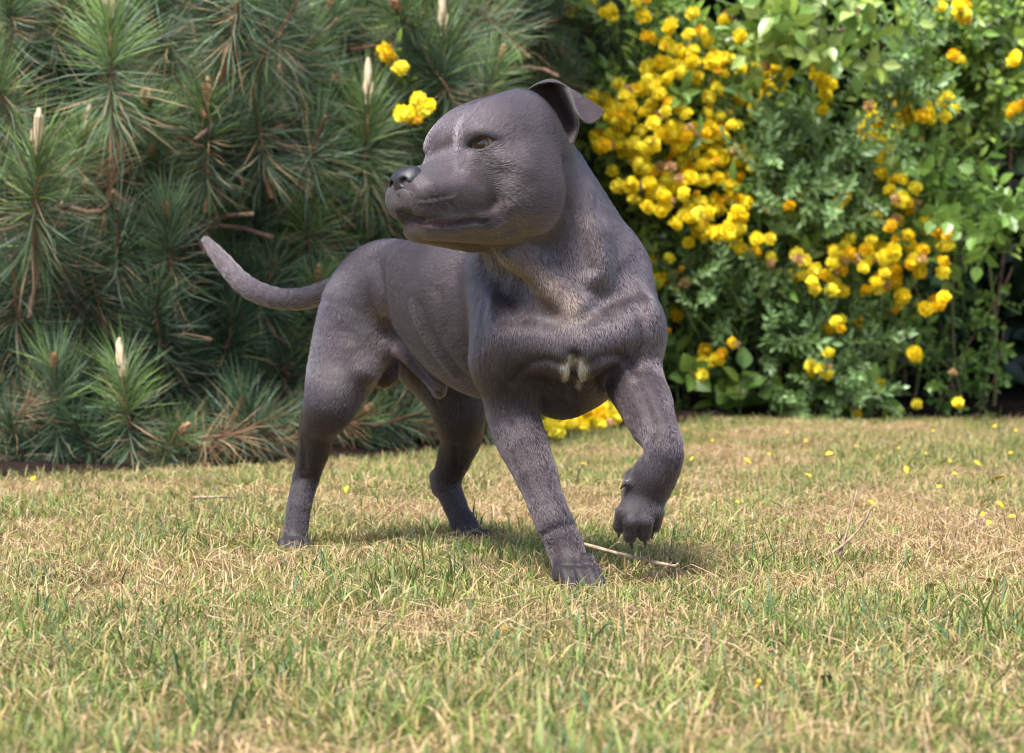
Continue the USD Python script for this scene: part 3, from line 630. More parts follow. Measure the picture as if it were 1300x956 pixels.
# ---- the short coat, hair by hair
def coat(parts, count, name):
    root, nrm, tn, fl, ln = [], [], [], [], []
    for m, mtone, mflow, mlen in parts:
        area = m.area_faces; k = rngd.choice(len(area), int(count * area.sum() / parts_area), p=area / area.sum())
        b = rngd.dirichlet([1, 1, 1], len(k)); f = m.faces[k]
        g = lambda x: (x[f] * (b[..., None] if x.ndim == 2 else b)).sum(1)
        root.append(g(m.vertices)); nrm.append(g(np.array(m.vertex_normals))); tn.append(g(mtone)); fl.append(g(mflow)); ln.append(g(mlen))
    return map(np.concatenate, (root, nrm, tn, fl, ln))
bm = trimesh.Trimesh(bv, bf, process=False)
blen = np.full(len(bv), .0062)
blen = np.where(bv[:, 2] < .2, .0048, blen)
headw = np.clip((_h[:, 0] + .13) / .05, 0, 1) * (_h[:, 2] > -.13) * (np.abs(_h[:, 1]) < .09)
blen = blen * (1 - headw) + .0048 * headw
muz = headw * np.clip((_h[:, 0] - .0) / .05, 0, 1); blen = blen * (1 - muz) + .0022 * muz
blen[(tone.mean(1) < .020) & (np.linalg.norm(bv - hp(.045, .035, -.06), axis=1) > .03)] *= .15
blen = np.where(blaze[:, 0] > .3, .0075, blen)
blen = np.where((bv[:, 0] < -.19) & (bv[:, 2] > .28), .0080, blen)      # tail
for w in WH: blen = np.where(np.linalg.norm(bv - hp(*w), axis=1) < .0022, .0006, blen)
blen *= .35 + .65 * np.clip((bv[:, 2] - .018) / .045, 0, 1); blen[np.linalg.norm(bv - at(808, 660, 2.46), axis=1) < .042] *= .7
ears = [(m, t, np.tile(unit([.8, 0, -.5]), (len(m.vertices), 1)), np.full(len(m.vertices), .0028)) for m, t in (ear1, ear2)]
parts = [(bm, np.hstack([tone, blaze]), flow, blen)] + [(m, np.hstack([t, np.zeros((len(t), 1))]), f, l) for m, t, f, l in ears]
parts_area = sum(p[0].area for p in parts)
NH = 430000
root, nrm, tn, fl, ln = coat(parts, NH, 'coat')
nh = len(root)
nrm /= np.linalg.norm(nrm, axis=1, keepdims=True)
fl = fl + .11 * rngd.normal(size=(nh, 3)) + .22 * (meshkit.noise(root * 28, 2)[:, None] - .5) * np.cross(nrm, fl)
fl -= (fl * nrm).sum(1, keepdims=True) * nrm; fl /= np.linalg.norm(fl, axis=1, keepdims=True) + 1e-9
ln = ln * rngd.uniform(.6, 1.2, nh)
lift = rngd.uniform(.10, .30, nh)[:, None]
L = ln[:, None]
p0 = root - .0006 * nrm
p1 = root + L * (.34 * fl + lift * .42 * nrm)
p2 = root + L * (.70 * fl + lift * .62 * nrm)
p3 = root + L * (1.0 * fl + lift * .66 * nrm)
pts = np.stack([p0, p1, p2, p3], 1).reshape(-1, 3).astype(np.float32)
bc = UsdGeom.BasisCurves.Define(stage, str(dog.GetPath()) + '/coat')
bc.CreateTypeAttr('linear'); bc.CreateCurveVertexCountsAttr(Vt.IntArray.FromNumpy(np.full(nh, 4, np.int32)))
bc.CreatePointsAttr(Vt.Vec3fArray.FromNumpy(pts))
bc.CreateWidthsAttr(Vt.FloatArray.FromNumpy(np.tile(np.array([.00024, .00023, .00018, .00006], np.float32), nh))); bc.SetWidthsInterpolation('vertex')
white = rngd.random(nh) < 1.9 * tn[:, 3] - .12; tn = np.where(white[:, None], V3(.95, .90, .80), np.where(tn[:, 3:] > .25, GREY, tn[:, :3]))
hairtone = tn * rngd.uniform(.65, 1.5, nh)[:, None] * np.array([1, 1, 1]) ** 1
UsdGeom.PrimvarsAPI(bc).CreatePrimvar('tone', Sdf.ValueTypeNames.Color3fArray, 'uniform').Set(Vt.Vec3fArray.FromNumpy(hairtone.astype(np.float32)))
UsdShade.MaterialBindingAPI.Apply(bc.GetPrim()).Bind(dog_hair)
tag(bc, kind='stuff')
# ---- whiskers
for w in WH:
    for s in (1, -1):
        b0 = hp(w[0], s * w[1], w[2]); d = hdir(.1 + .5 * rngd.random(), s * .8, -.35 * rngd.random()); n = .022 + .02 * rngd.random()
        t = np.linspace(0, 1, 5)[:, None]
        obj('whisker', tube(b0 + n * (t * d + t * t * .25 * (-HF * .6 - UP)), [.00016, .00014, .00011, .00008, .00003], 4), claw_look, dog, smooth=True)
# ================================================================ pines, flowering bush, shrubs, hedge
rng = np.random.default_rng(17)
needle_look = leafy('needle_look', .5, .3, .12, .25)
leaf_look = leafy('leaf_look', .42, .5, .28, .28)
bark_look = mat('bark_look', {'g': ('texture_coordinate', {}), 'n': ('noise_texture', {'scale': 60.0, 'detail': 4.0}), 'r': ('rgb_ramp', {'ramp': [(0.3, (.05, .026, .016)), (0.7, (.19, .105, .065))]}),
    'b': ('bump', {'strength': 0.8, 'distance': 0.006}), 'p': ('principled_bsdf', {'roughness': 0.85})}, [('g.object', 'n.vector'), ('n.fac', 'r.fac'), ('r.color', 'p.base_color'), ('n.fac', 'b.height'), ('b.normal', 'p.normal')], 'p.BSDF')
candle_look = leafy('candle_look', .7, .2, .05, .2)
stem_look = leafy('stem_look', .6, .3, .0, .2)
petal_look = leafy('petal_look', .6, .2, .18, .10)
KINDS = stage.CreateClassPrim('/World/plant_kinds')
def kind(name): return stage.DefinePrim(f'/World/plant_kinds/{name}', 'Xform')
def toned(parent, name, vft, look, stuff=False):
    v, f, t = vft; p = tone_mesh(name, v, f, look, str(parent.GetPath()), t)
    if stuff: stage.GetPrimAtPath(p).SetCustomDataByKey('kind', 'stuff')
def needles(n, L, nl, w, a_tip, a_base, t0, t1, cols, g, bend=.18):
    t = g.uniform(t0, t1, n); u = (t - t0) / (t1 - t0)
    th = np.radians(a_base + (a_tip - a_base) * u + g.normal(0, 15, n)); ph = g.random(n) * 2 * np.pi
    rad = np.stack([np.cos(ph), np.sin(ph), 0 * ph], -1); d = np.cos(th)[:, None] * V3(0, 0, 1) + np.sin(th)[:, None] * rad
    d2 = d + bend * g.normal(.3, 1, (n, 1)) * rad + bend * .5 * g.normal(size=(n, 3)); ln = nl * g.uniform(.75, 1.12, n)[:, None]
    base = t[:, None] * L * V3(0, 0, 1) + .003 * rad
    s = np.cross(d, g.normal(size=(n, 3))); s /= np.linalg.norm(s, axis=1, keepdims=True); s *= w / 2
    m = base + ln * .5 * d; e = base + ln * .5 * d + ln * .5 * d2 / np.linalg.norm(d2, axis=1, keepdims=True)
    V = np.stack([base - s, base + s, m - s, m + s, e], 1)
    f = (np.arange(n)[:, None, None] * 5 + np.array([[0, 1, 3], [0, 3, 2], [2, 3, 4]])[None]).reshape(-1, 3)
    wts = np.array([c[0] for c in cols], float); col = np.array([c[1] for c in cols])[g.choice(len(cols), n, p=wts / wts.sum())] * g.uniform(.7, 1.3, (n, 1))
    tone = col[:, None] * np.array([.75, .75, 1, 1, 1.15])[None, :, None]
    return V.reshape(-1, 3), f, tone.reshape(-1, 3)
def joint(*parts):
    v, f = join([(a, b) for a, b, _ in parts]); return v, f, np.vstack([c for _, _, c in parts])
def solid(vf, col, g=None):
    v, f = vf; t = np.tile(np.asarray(col, float), (len(v), 1))
    return v, f, t * (1 if g is None else g.uniform(.75, 1.2, (len(v), 1)))
YOUNG, MID, OLD, SILVER, DRY, RUST = V3(.155, .240, .066), V3(.078, .132, .054), V3(.028, .054, .030), V3(.15, .205, .14), V3(.34, .22, .125), V3(.24, .105, .055)
PINE = {}
def candle(L, h, g, r=.0085):
    z = np.linspace(L - .01, L + h, 7); p = np.c_[.0015 * g.normal(size=7), .0015 * g.normal(size=7), z]
    a = tube(p, r * np.array([.8, 1, 1.05, 1, .95, .8, .3]), 7)
    b = [tube(np.array([[0, 0, L - .004], [.009 * math.cos(q), .009 * math.sin(q), L + .014], [.011 * math.cos(q), .011 * math.sin(q), L + .014 + .25 * h]]), [.003, .0036, .0012], 5) for q in g.random(3) * 6.28]
    return join([a] + b)
def pine_kind(name, seed, cols_up, cols_low, h, L=.20, nl=.115, n=(270, 230), ccol=(.62, .47, .33)):
    g = np.random.default_rng(seed); k = kind(name)
    up = needles(n[0], L, nl, .0014, 26, 62, .52, .98, cols_up, g); lowp = needles(n[1], L, nl * 1.05, .0013, 75, 138, .12, .62, cols_low, g, .3)
    toned(k, 'needles', joint(up, lowp), needle_look, True)
    toned(k, 'twig', solid(tube(np.c_[.004 * g.normal(size=6), .004 * g.normal(size=6), np.linspace(-.03, L, 6)], np.linspace(.0042, .0032, 6), 6), (.16, .075, .045), g), stem_look)
    if h: toned(k, 'candle', solid(candle(L, h, g), ccol, g), candle_look)
    PINE[name] = str(k.GetPath())
pine_kind('bright_shoot', 1, [(5, YOUNG), (2, MID), (1, SILVER), (.3, DRY)], [(3, MID), (2, SILVER), (1, YOUNG), (1, DRY)], .065)
pine_kind('bright_shoot_tall', 2, [(5, YOUNG), (2, MID), (1, SILVER)], [(3, MID), (2, SILVER), (1, DRY)], .085, nl=.125)
pine_kind('green_shoot', 3, [(3, MID), (2, YOUNG), (1, SILVER)], [(3, OLD), (2, MID), (1.4, SILVER), (1.3, DRY)], .035, nl=.11, ccol=(.40, .21, .12))
pine_kind('green_shoot_bud', 4, [(3, MID), (1, YOUNG), (1.5, SILVER)], [(3, OLD), (2, MID), (1.4, SILVER), (1.3, DRY)], .022, nl=.12, ccol=(.34, .13, .07))
pine_kind('dark_shoot', 5, [(3, OLD), (2, MID)], [(4, OLD), (1, MID), (.5, DRY)], 0, nl=.115)
pine_kind('hanging_shoot', 6, [(3, MID), (2, SILVER), (2, OLD)], [(3, MID), (2, SILVER), (3, OLD), (2, DRY)], 0, L=.24, nl=.13, n=(90, 260))
pine_kind('dry_shoot', 7, [(4, DRY), (2, RUST), (1, MID)], [(5, DRY), (2, RUST)], 0, nl=.10, n=(60, 90))
def look_at_shoot(p, tilt=.45):
    d = rng.normal(0, tilt * 1.25, (len(p), 3)) + V3(0, -.35, .95); return d / np.linalg.norm(d, axis=1, keepdims=True)

def pine(name, base, height, spread, label, heroes, filler, right):
    """A pine: trunk, main branches, shoots with needles and candles; denser growth inside and above as one mass."""
    t = xform(name); base = np.asarray(base, float)
    tag(t, label, 'pine tree')
    z = np.linspace(-.05, height, 9); tr = base + np.c_[.05 * np.sin(z * 2.1), .05 * np.cos(z * 1.7), z]
    obj('trunk', tube(tr, np.linspace(.075, .018, 9), 10), bark_look, t, smooth=True)
    P, D, S, K = [], [], [], []
    for (u, v, Y, k, s, *d) in heroes:
        P.append(at(u, v, Y)); S.append(s); K.append(k); D.append(unit(d[0]) if d else look_at_shoot(np.zeros((1, 3)), .22)[0])
    for (u0, u1, v0, v1, Y0, Y1, n, ks) in filler:
        for _ in range(n):
            Y = rng.uniform(Y0, Y1); p = at(rng.uniform(u0, u1), rng.uniform(v0, v1), Y)
            if p[2] < .03: continue
            P.append(p); D.append(look_at_shoot(np.zeros((1, 3)))[0]); S.append(rng.uniform(.75, 1.1)); K.append(ks[rng.integers(len(ks))])
    P, D, S = np.array(P), np.array(D), np.array(S)
    base_pt = P - D * (.10 * S)[:, None]
    R = frames(D, rng.random(len(P)) * 6.28)
    assert len(P) <= 300, len(P)
    for p, r, s, k in zip(base_pt, R, S, K): copy_part('shoot', PINE[k], t, p, r, s)
    # main branches reaching groups of shoots
    from scipy.cluster.vq import kmeans2
    nb = max(6, len(P) // 7); cen, lab = kmeans2(base_pt, nb, seed=3, minit='++')
    for b in range(nb):
        m = base_pt[lab == b]
        if not len(m): continue
        c = m.mean(0) + V3(0, .06, -.04); h = np.clip(c[2] * .75 + .1 * rng.random(), .08, height * .9); a = np.array([np.interp(h, z, tr[:, k]) for k in range(3)])
        sp = np.array([a, a * .6 + c * .4 + V3(.05 * rng.normal(), 0, .02), a * .25 + c * .75 + V3(0, 0, .03 * rng.normal()), c])
        tubes = [tube(spline(sp, 9), np.linspace(.018, .007, 9), 6)]
        for q, d in zip(m, D[lab == b]):
            e = q - .11 * d; o = sp[2] * .4 + c * .6
            tubes.append(tube(spline([o, (o + e) / 2 + .02 * rng.normal(size=3), e], 5), [.0065, .006, .0055, .005, .0045], 5))
        obj('branch', join(tubes), bark_look, t, smooth=True)
    # the growth one cannot tell apart: inside, above and beyond the picture
    n = int(150 * height * spread); ph = rng.random(n) * 6.28; zz = rng.uniform(.05, 1, n) * height; rr = spread * np.where(zz < .9, .95, .62 - .4 * (zz / height)) * np.sqrt(rng.uniform(.15, 1, n))
    Q = np.c_[base[0] + rr * np.cos(ph), base[1] + rr * np.sin(ph), zz]
    rel = Q - EYE; uu = 650 + FOCAL_PX * rel[:, 0] / np.maximum(rel[:, 1], .1); vv = 400 - FOCAL_PX * rel[:, 2] / np.maximum(rel[:, 1], .1)
    inview = (uu > -60) & (uu < 1360) & (vv > -70) & ((Q[:, 1] < base[1] - .15) | (uu > right))
    Q, ph = Q[~inview], ph[~inview]
    d = np.c_[np.cos(ph), np.sin(ph), .8 + 0 * ph] + .4 * rng.normal(size=(len(Q), 3))
    g = np.random.default_rng(40); pr = []
    for w in range(2):
        pr.append((f'inner_shoot_{w}', needles(150, .26, .13, .0030, 35, 95, .05, 1, [(3, OLD), (2, MID), (1, SILVER), (.3, DRY)], g)))
    p = numbered(path_of(t) + '/inner_growth'); pin = UsdGeom.PointInstancer.Define(stage, p); rel_ = pin.CreatePrototypesRel()
    for nm, (v, f, tn) in pr: rel_.AddTarget(tone_mesh(nm, v, f, needle_look, p, tn))
    qd = quat_rows(frames(d, rng.random(len(Q)) * 6.28))
    pin.CreateProtoIndicesAttr(Vt.IntArray.FromNumpy(rng.integers(0, 2, len(Q)).astype(np.int32))); pin.CreatePositionsAttr(Vt.Vec3fArray.FromNumpy(Q.astype(np.float32)))
    pin.CreateOrientationsAttr(Vt.QuathArray([Gf.Quath(*map(float, a)) for a in qd])); pin.CreateScalesAttr(Vt.Vec3fArray.FromNumpy(np.repeat(rng.uniform(.8, 1.25, (len(Q), 1)), 3, 1).astype(np.float32)))
    tag(pin, kind='stuff')
    return t
B1, B2, G1, G2, DK, HG, DR = 'bright_shoot', 'bright_shoot_tall', 'green_shoot', 'green_shoot_bud', 'dark_shoot', 'hanging_shoot', 'dry_shoot'
up, lf, rt = (0, -.25, 1), (-.3, -.3, 1), (.3, -.3, 1)
hero1 = [(140, 92, 4.35, B2, 1.12, (0, -.12, 1)), (44, 262, 4.25, B1, 1.15, (.15, -.45, 1)), (6, 130, 4.3, B1, 1.0, lf), (12, 30, 4.45, G1, 1.0, up), (70, 40, 4.6, HG, .9, rt), (95, 215, 4.5, B1, .8, rt),
         (262, 185, 4.55, G1, 1.0, (.05, -.2, 1)), (330, 170, 4.6, G2, 1.0, (-.1, -.25, 1)), (215, 60, 4.6, HG, 1.0, (-.3, -.4, .6)), (300, 20, 4.5, HG, 1.05, (.2, -.3, .7)), (335, 70, 4.55, HG, .95, (.4, -.3, .5)),
         (140, 235, 4.5, DR, .9, rt), (60, 330, 4.4, HG, 1.05, (0, -.5, .5)), (150, 340, 4.5, HG, 1.0, (.1, -.5, .6)), (215, 330, 4.5, G2, .95, up), (20, 400, 4.4, HG, 1.0, (.1, -.5, .7)), (110, 400, 4.5, HG, .95, (0, -.4, .5)),
         (162, 535, 4.30, B1, .95, (-.08, -.15, 1)), (72, 525, 4.28, G2, .95, (0, -.2, 1)), (10, 545, 4.30, DR, .9, (.4, -.3, .4)), (225, 470, 4.6, DK, 1.0, up), (285, 455, 4.7, DK, 1.0, rt), (35, 470, 4.45, DK, .95, up),
         (250, 560, 4.42, DR, .95, (.9, -.3, .15)), (300, 545, 4.45, HG, .85, (.8, -.4, .25)), (330, 560, 4.5, DR, .8, (.8, -.3, .1)), (200, 580, 4.32, G1, .8, (.5, -.4, .5)), (120, 575, 4.3, DK, .85, (-.3, -.4, .6)), (30, 585, 4.28, DK, .8, lf)]
fill1 = [(-80, 360, -40, 330, 4.55, 5.3, 120, (G1, G2, HG, DK, DR, HG, DK)), (-80, 330, 300, 600, 4.45, 5.2, 85, (DK, DK, HG, DK, DK, DR))]
pine('pine_tree', at(110, 600, 5.35) * V3(1, 1, 0), 3.3, 1.15, 'largest pine at the left with long needles and tall pale candles', hero1, fill1, 560)
hero2 = [(382, 95, 4.85, B2, 1.05, (.0, -.15, 1)), (463, 190, 4.95, B2, 1.05, (.05, -.1, 1)), (440, 170, 5.1, B1, .9, (-.1, -.2, 1)), (562, 105, 5.1, B2, 1.10, (0, -.15, 1)), (392, 305, 4.85, B1, 1.0, up), (290, 315, 4.8, B1, .95, (-.1, -.2, 1)),
         (390, 215, 4.8, HG, 1.05, (.2, -.5, .5)), (425, 260, 4.95, G1, 1.0, up), (510, 250, 5.2, B1, .95, lf), (520, 190, 5.2, B1, .9, rt), (330, 390, 4.8, HG, 1.0, (.2, -.5, .5)), (400, 410, 4.85, G1, .95, (.1, -.3, 1)), (425, 450, 4.85, B1, .9, rt),
         (360, 490, 4.85, G2, .95, up), (345, 440, 4.9, DK, 1.0, up), (470, 545, 4.95, HG, .95, (.8, -.4, .3)), (500, 530, 5.0, DR, .9, (.8, -.3, -.1)), (440, 560, 4.9, G1, .85, (.4, -.4, .6)), (530, 520, 5.05, HG, .9, (.5, -.4, .6)), (545, 555, 5.1, DR, .8, (.9, -.2, 0)),
         (480, 480, 5.0, B1, .95, up), (520, 495, 5.05, B1, .9, rt), (300, 545, 4.75, DR, .85, (.7, -.3, .3)), (410, 540, 4.85, DR, .8, (.9, -.3, .1)), (360, 560, 4.8, G2, .8, (.5, -.4, .5))]
fill2 = [(270, 620, -40, 330, 5.0, 5.7, 95, (G1, B1, HG, G2, DK)), (300, 640, 330, 580, 4.95, 5.6, 70, (G1, DK, HG, G2, B1))]
pine('pine_tree', at(450, 580, 5.85) * V3(1, 1, 0), 3.0, 1.0, 'lighter green pine behind the dog with rows of pale upright candles', hero2, fill2, 600)
hero3 = [(690, 25, 5.9, G2, 1.15, (0, -.5, .7)), (715, 100, 6.0, G2, .8, (-.1, -.4, .8)), (640, 15, 6.0, G2, 1.0, lf), (690, 130, 6.0, G1, .8, (.1, -.4, .9)), (750, 60, 6.3, DK, .9, up), (650, 90, 6.2, DK, 1.0, up)]
fill3 = [(560, 710, -40, 120, 6.1, 6.7, 60, (DK, DK, G2, HG)), (700, 770, -40, 40, 6.3, 6.7, 12, (DK, G2)), (560, 640, 100, 560, 6.2, 6.8, 20, (DK, DK))]
pine('pine_tree', at(640, 560, 7.0) * V3(1, 1, 0), 3.2, .8, 'dark shaded pine above and behind the dog, next to the yellow bush', hero3, fill3, 720)

# ---------------------------------------------------------------- leaves and flowers
def leaf(L, W, fold=.25, curl=.25, tip=1.6, col=(.1, .2, .04), g=None, teeth=0.0):
    t = np.linspace(0, 1, 6); w = W * np.sin(np.pi * t ** .85) ** .9 * (1 - .25 * t); w[0] = W * .06; w[-1] = 0
    if teeth: w = w * (1 + teeth * np.array([0, 1, -1, 1, -1, 0]))
    z = -curl * L * t ** 2 * .5
    mid = np.c_[0 * t, L * t, z]; a = np.c_[-w, L * t, z + fold * w]; b = np.c_[w, L * t, z + fold * w]
    V = np.stack([a, mid, b], 1).reshape(-1, 3); f = []
    for i in range(5):
        for j in range(2): f += [[i * 3 + j, i * 3 + j + 1, i * 3 + j + 4], [i * 3 + j, i * 3 + j + 4, i * 3 + j + 3]]
    c = np.tile(np.asarray(col, float), (18, 1)); c[1::3] *= 1.12
    return V, np.array(f), c
def turned(vft, R, p, s=1.0): return (np.asarray(vft[0]) * s) @ R.T + p, vft[1], vft[2]
def spray_kind(name, seed, n, L, leafargs, cols, stem=(.10, .16, .04), spread=.9, droop=0.0, whorl=False):
    """A stem with leaves set along it; axis z."""
    g = np.random.default_rng(seed); k = kind(name); parts = []
    for i in range(n):
        t = (i + .6) / n; ph = i * (2.4 if not whorl else 1.9) + .3 * g.normal(); th = (1.25 - .75 * t) * spread + .15 * g.normal()
        rad = V3(math.cos(ph), math.sin(ph), 0); d = unit(math.cos(th) * V3(0, 0, 1) + math.sin(th) * rad - droop * V3(0, 0, 1)); nrm = unit(math.sin(th) * V3(0, 0, 1) - math.cos(th) * rad + .25 * g.normal(size=3))
        xx = unit(np.cross(d, nrm)); nrm = np.cross(xx, d)
        sz = g.uniform(.65, 1.1) * (1 - .3 * abs(t - .45)); c = cols[g.integers(len(cols))] * g.uniform(.8, 1.2)
        parts.append(turned(leaf(*leafargs, col=c, g=g), np.stack([xx, d, nrm], 1), V3(.01 * math.sin(3 * t), 0, L * t) + .004 * rad, sz))
    toned(k, 'leaves', joint(*parts), leaf_look, True)
    zz = np.linspace(-.08, L, 7); toned(k, 'stem', solid(tube(np.c_[.01 * np.sin(3 * np.maximum(zz, 0) / L), 0 * zz, zz], np.linspace(.0030, .0013, 7), 5), stem), stem_look)
    return str(k.GetPath())
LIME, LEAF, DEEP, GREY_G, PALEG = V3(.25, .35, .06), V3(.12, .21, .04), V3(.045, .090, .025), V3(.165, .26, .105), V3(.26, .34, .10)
KER = [spray_kind('kerria_spray', 31, 12, .24, (.062, .014, .3, .35, 1.6), [LEAF, LIME, LEAF, DEEP]), spray_kind('kerria_spray_b', 32, 15, .28, (.055, .013, .3, .4, 1.6), [LEAF, DEEP, LIME]),
       spray_kind('kerria_spray_c', 33, 10, .18, (.068, .016, .25, .3, 1.6), [LIME, LEAF, PALEG])]
GRY = [spray_kind('small_leaf_spray', 34, 26, .20, (.034, .0085, .2, .15, 1.2), [GREY_G, GREY_G, LEAF], spread=.95), spray_kind('small_leaf_spray_b', 35, 22, .16, (.030, .009, .2, .1, 1.2), [GREY_G, LEAF, V3(.22, .32, .15)])]
LOB = [spray_kind('lobed_leaf_spray', 36, 14, .20, (.040, .017, .25, .3, 1.2, ), [LEAF, LIME, GREY_G]), spray_kind('lobed_leaf_spray_b', 37, 18, .24, (.034, .014, .3, .3, 1.2), [LEAF, LIME, PALEG])]
BRD = [spray_kind('broad_leaf_spray', 38, 7, .20, (.100, .030, .2, .35, 1.4), [LIME, PALEG, LIME], spread=1.25), spray_kind('broad_leaf_spray_b', 39, 6, .16, (.090, .028, .2, .4, 1.4), [LIME, LEAF], spread=1.3)]
LOWL = [spray_kind('low_leaf_spray', 40, 6, .12, (.085, .036, .15, .25, 1.3), [LEAF, LIME], spread=1.1)]
VIN = [spray_kind('vine_spray', 41, 9, .20, (.050, .021, .2, .2, 1.2), [LIME, LEAF], spread=1.3)]
DRK = [spray_kind('dark_spray', 42, 16, .26, (.060, .018, .2, .3, 1.4), [DEEP, V3(.03, .06, .02), LEAF])]
def flower_kind(name, seed, col, size=.0235, n=52):
    g = np.random.default_rng(seed); k = kind(name); parts = []
    for i in range(n):
        u = (i + .5) / n; th = math.acos(1 - 1.45 * u); ph = i * 2.39996; d = V3(math.sin(th) * math.cos(ph), math.sin(th) * math.sin(ph), math.cos(th)); d = unit(d + .18 * g.normal(size=3))
        r = size * g.uniform(.82, 1.08); s = unit(np.cross(d, V3(.2, .1, 1) + .3 * g.normal(size=3))); e = np.cross(s, d); w = size * .30 * g.uniform(.8, 1.25)
        lift = .22 * size
        V = np.array([d * r * .25, d * r * .75 - s * w, d * r * .75 + s * w, d * r - s * w * .55 + e * lift, d * r + s * w * .55 + e * lift, d * r * 1.05 + e * lift * 1.5])
        c = np.asarray(col) * g.uniform(.85, 1.12); t = np.tile(c, (6, 1)); t[0] *= [.95, .8, .6]
        parts.append((V, np.array([[0, 2, 1], [1, 2, 4], [1, 4, 3], [3, 4, 5]]), t))
    toned(k, 'petals', joint(*parts), petal_look, True)
    toned(k, 'stalk', solid(tube(np.array([[0, 0, -.030], [.002, 0, -.012], [0, 0, 0]]), [.0012, .0014, .004], 5), (.13, .19, .05)), stem_look)
    return str(k.GetPath())
FLW = [flower_kind('yellow_flower', 51, (.97, .80, .035)), flower_kind('yellow_flower_b', 52, (.98, .86, .07), .0215), flower_kind('orange_flower', 53, (.94, .66, .02), .021), flower_kind('faded_flower', 54, (.62, .40, .20), .017, 26), flower_kind('bud_flower', 55, (.78, .42, .01), .0115, 18)]  # the orange kind has shade put into its petal colour

def depth_of(u, v, Y0, amp, seed):
    return Y0 + amp * (meshkit.fbm(np.array([[u / 140., v / 140., seed * 3.7]]), 3, seed)[0] - .5) * 2
def place(t, name, kinds, clusters, Y0, amp, seed, dirf, smin=.8, smax=1.15, front=0.0, limit=300):
    """Copies of a spray or flower in loose clusters (u, v, how many, half width, half height)."""
    pts = []
    for (u, v, n, su, sv, *rest) in clusters:
        for _ in range(n if name != 'flower' else n + int(n > 2) * (n // 2)):
            a, b = rng.normal(0, 1), rng.normal(0, 1); su_ = su * (1.35 if name == 'flower' and n > 4 else 1); sv_ = sv * (1.3 if name == 'flower' and n > 4 else 1); uu, vv = u + su_ * np.clip(a, -1.9, 1.9), v + sv_ * np.clip(b, -1.9, 1.9)
            Y = depth_of(uu, vv, (rest[0] if rest else Y0), amp, seed) + front + .05 * rng.normal(); pts.append(at(uu, vv, Y))
    pts = np.array(pts); pts[:, 2] = np.maximum(pts[:, 2], .03); rng.shuffle(pts)
    D = np.array([dirf() for _ in pts]); D /= np.linalg.norm(D, axis=1, keepdims=True); R = frames(D, rng.random(len(pts)) * 6.28)
    for p, r in zip(pts[:limit], R[:limit]): copy_part(name, kinds[min(int(rng.random() ** 1.0 * len(kinds)), len(kinds) - 1)], t, p, r, rng.uniform(smin, smax))
    return pts
def stems(t, name, lines, r0, r1, look=None):
    for l in lines: obj(name, tube(spline([at(*q) for q in l], 14), np.linspace(r0, r1, 14), 5), look or bark_look, t, smooth=True)
def mass(t, name, kinds_mesh, Q, s0, s1, bias=V3(0, -.3, .6)):
    p = numbered(path_of(t) + '/' + name); pin = UsdGeom.PointInstancer.Define(stage, p); rel_ = pin.CreatePrototypesRel()
    for i, (v, f, tn) in enumerate(kinds_mesh): rel_.AddTarget(tone_mesh(f'leaf_clump_{i}', v, f, leaf_look, p, tn))
    qd = quat_rows(frames(rng.normal(size=(len(Q), 3)) * .8 + bias, rng.random(len(Q)) * 6.28))
    pin.CreateProtoIndicesAttr(Vt.IntArray.FromNumpy(rng.integers(0, len(kinds_mesh), len(Q)).astype(np.int32))); pin.CreatePositionsAttr(Vt.Vec3fArray.FromNumpy(np.asarray(Q, np.float32)))
    pin.CreateOrientationsAttr(Vt.QuathArray([Gf.Quath(*map(float, a)) for a in qd])); pin.CreateScalesAttr(Vt.Vec3fArray.FromNumpy(np.repeat(rng.uniform(s0, s1, (len(Q), 1)), 3, 1).astype(np.float32)))
    tag(pin, kind='stuff'); return pin
def clump(seed, n, r, leafargs, cols):
    g = np.random.default_rng(seed); parts = []
    for i in range(n):
        R = frames(g.normal(size=(1, 3)) + V3(0, 0, .8), g.random(1) * 6.28)[0]
        parts.append(turned(leaf(*leafargs, col=cols[g.integers(len(cols))] * g.uniform(.75, 1.2)), R, r * g.normal(size=3) * .5, g.uniform(.8, 1.2)))
    return joint(*parts)
outward = lambda: rng.normal(0, .55, 3) + V3(0, -.75, .45)
flat_out = lambda: rng.normal(0, .5, 3) + V3(0, -.8, -.05)
hang = lambda: rng.normal(0, .35, 3) + V3(0, -.35, -.7)
face = lambda: rng.normal(0, .45, 3) + V3(0, -.9, .45)

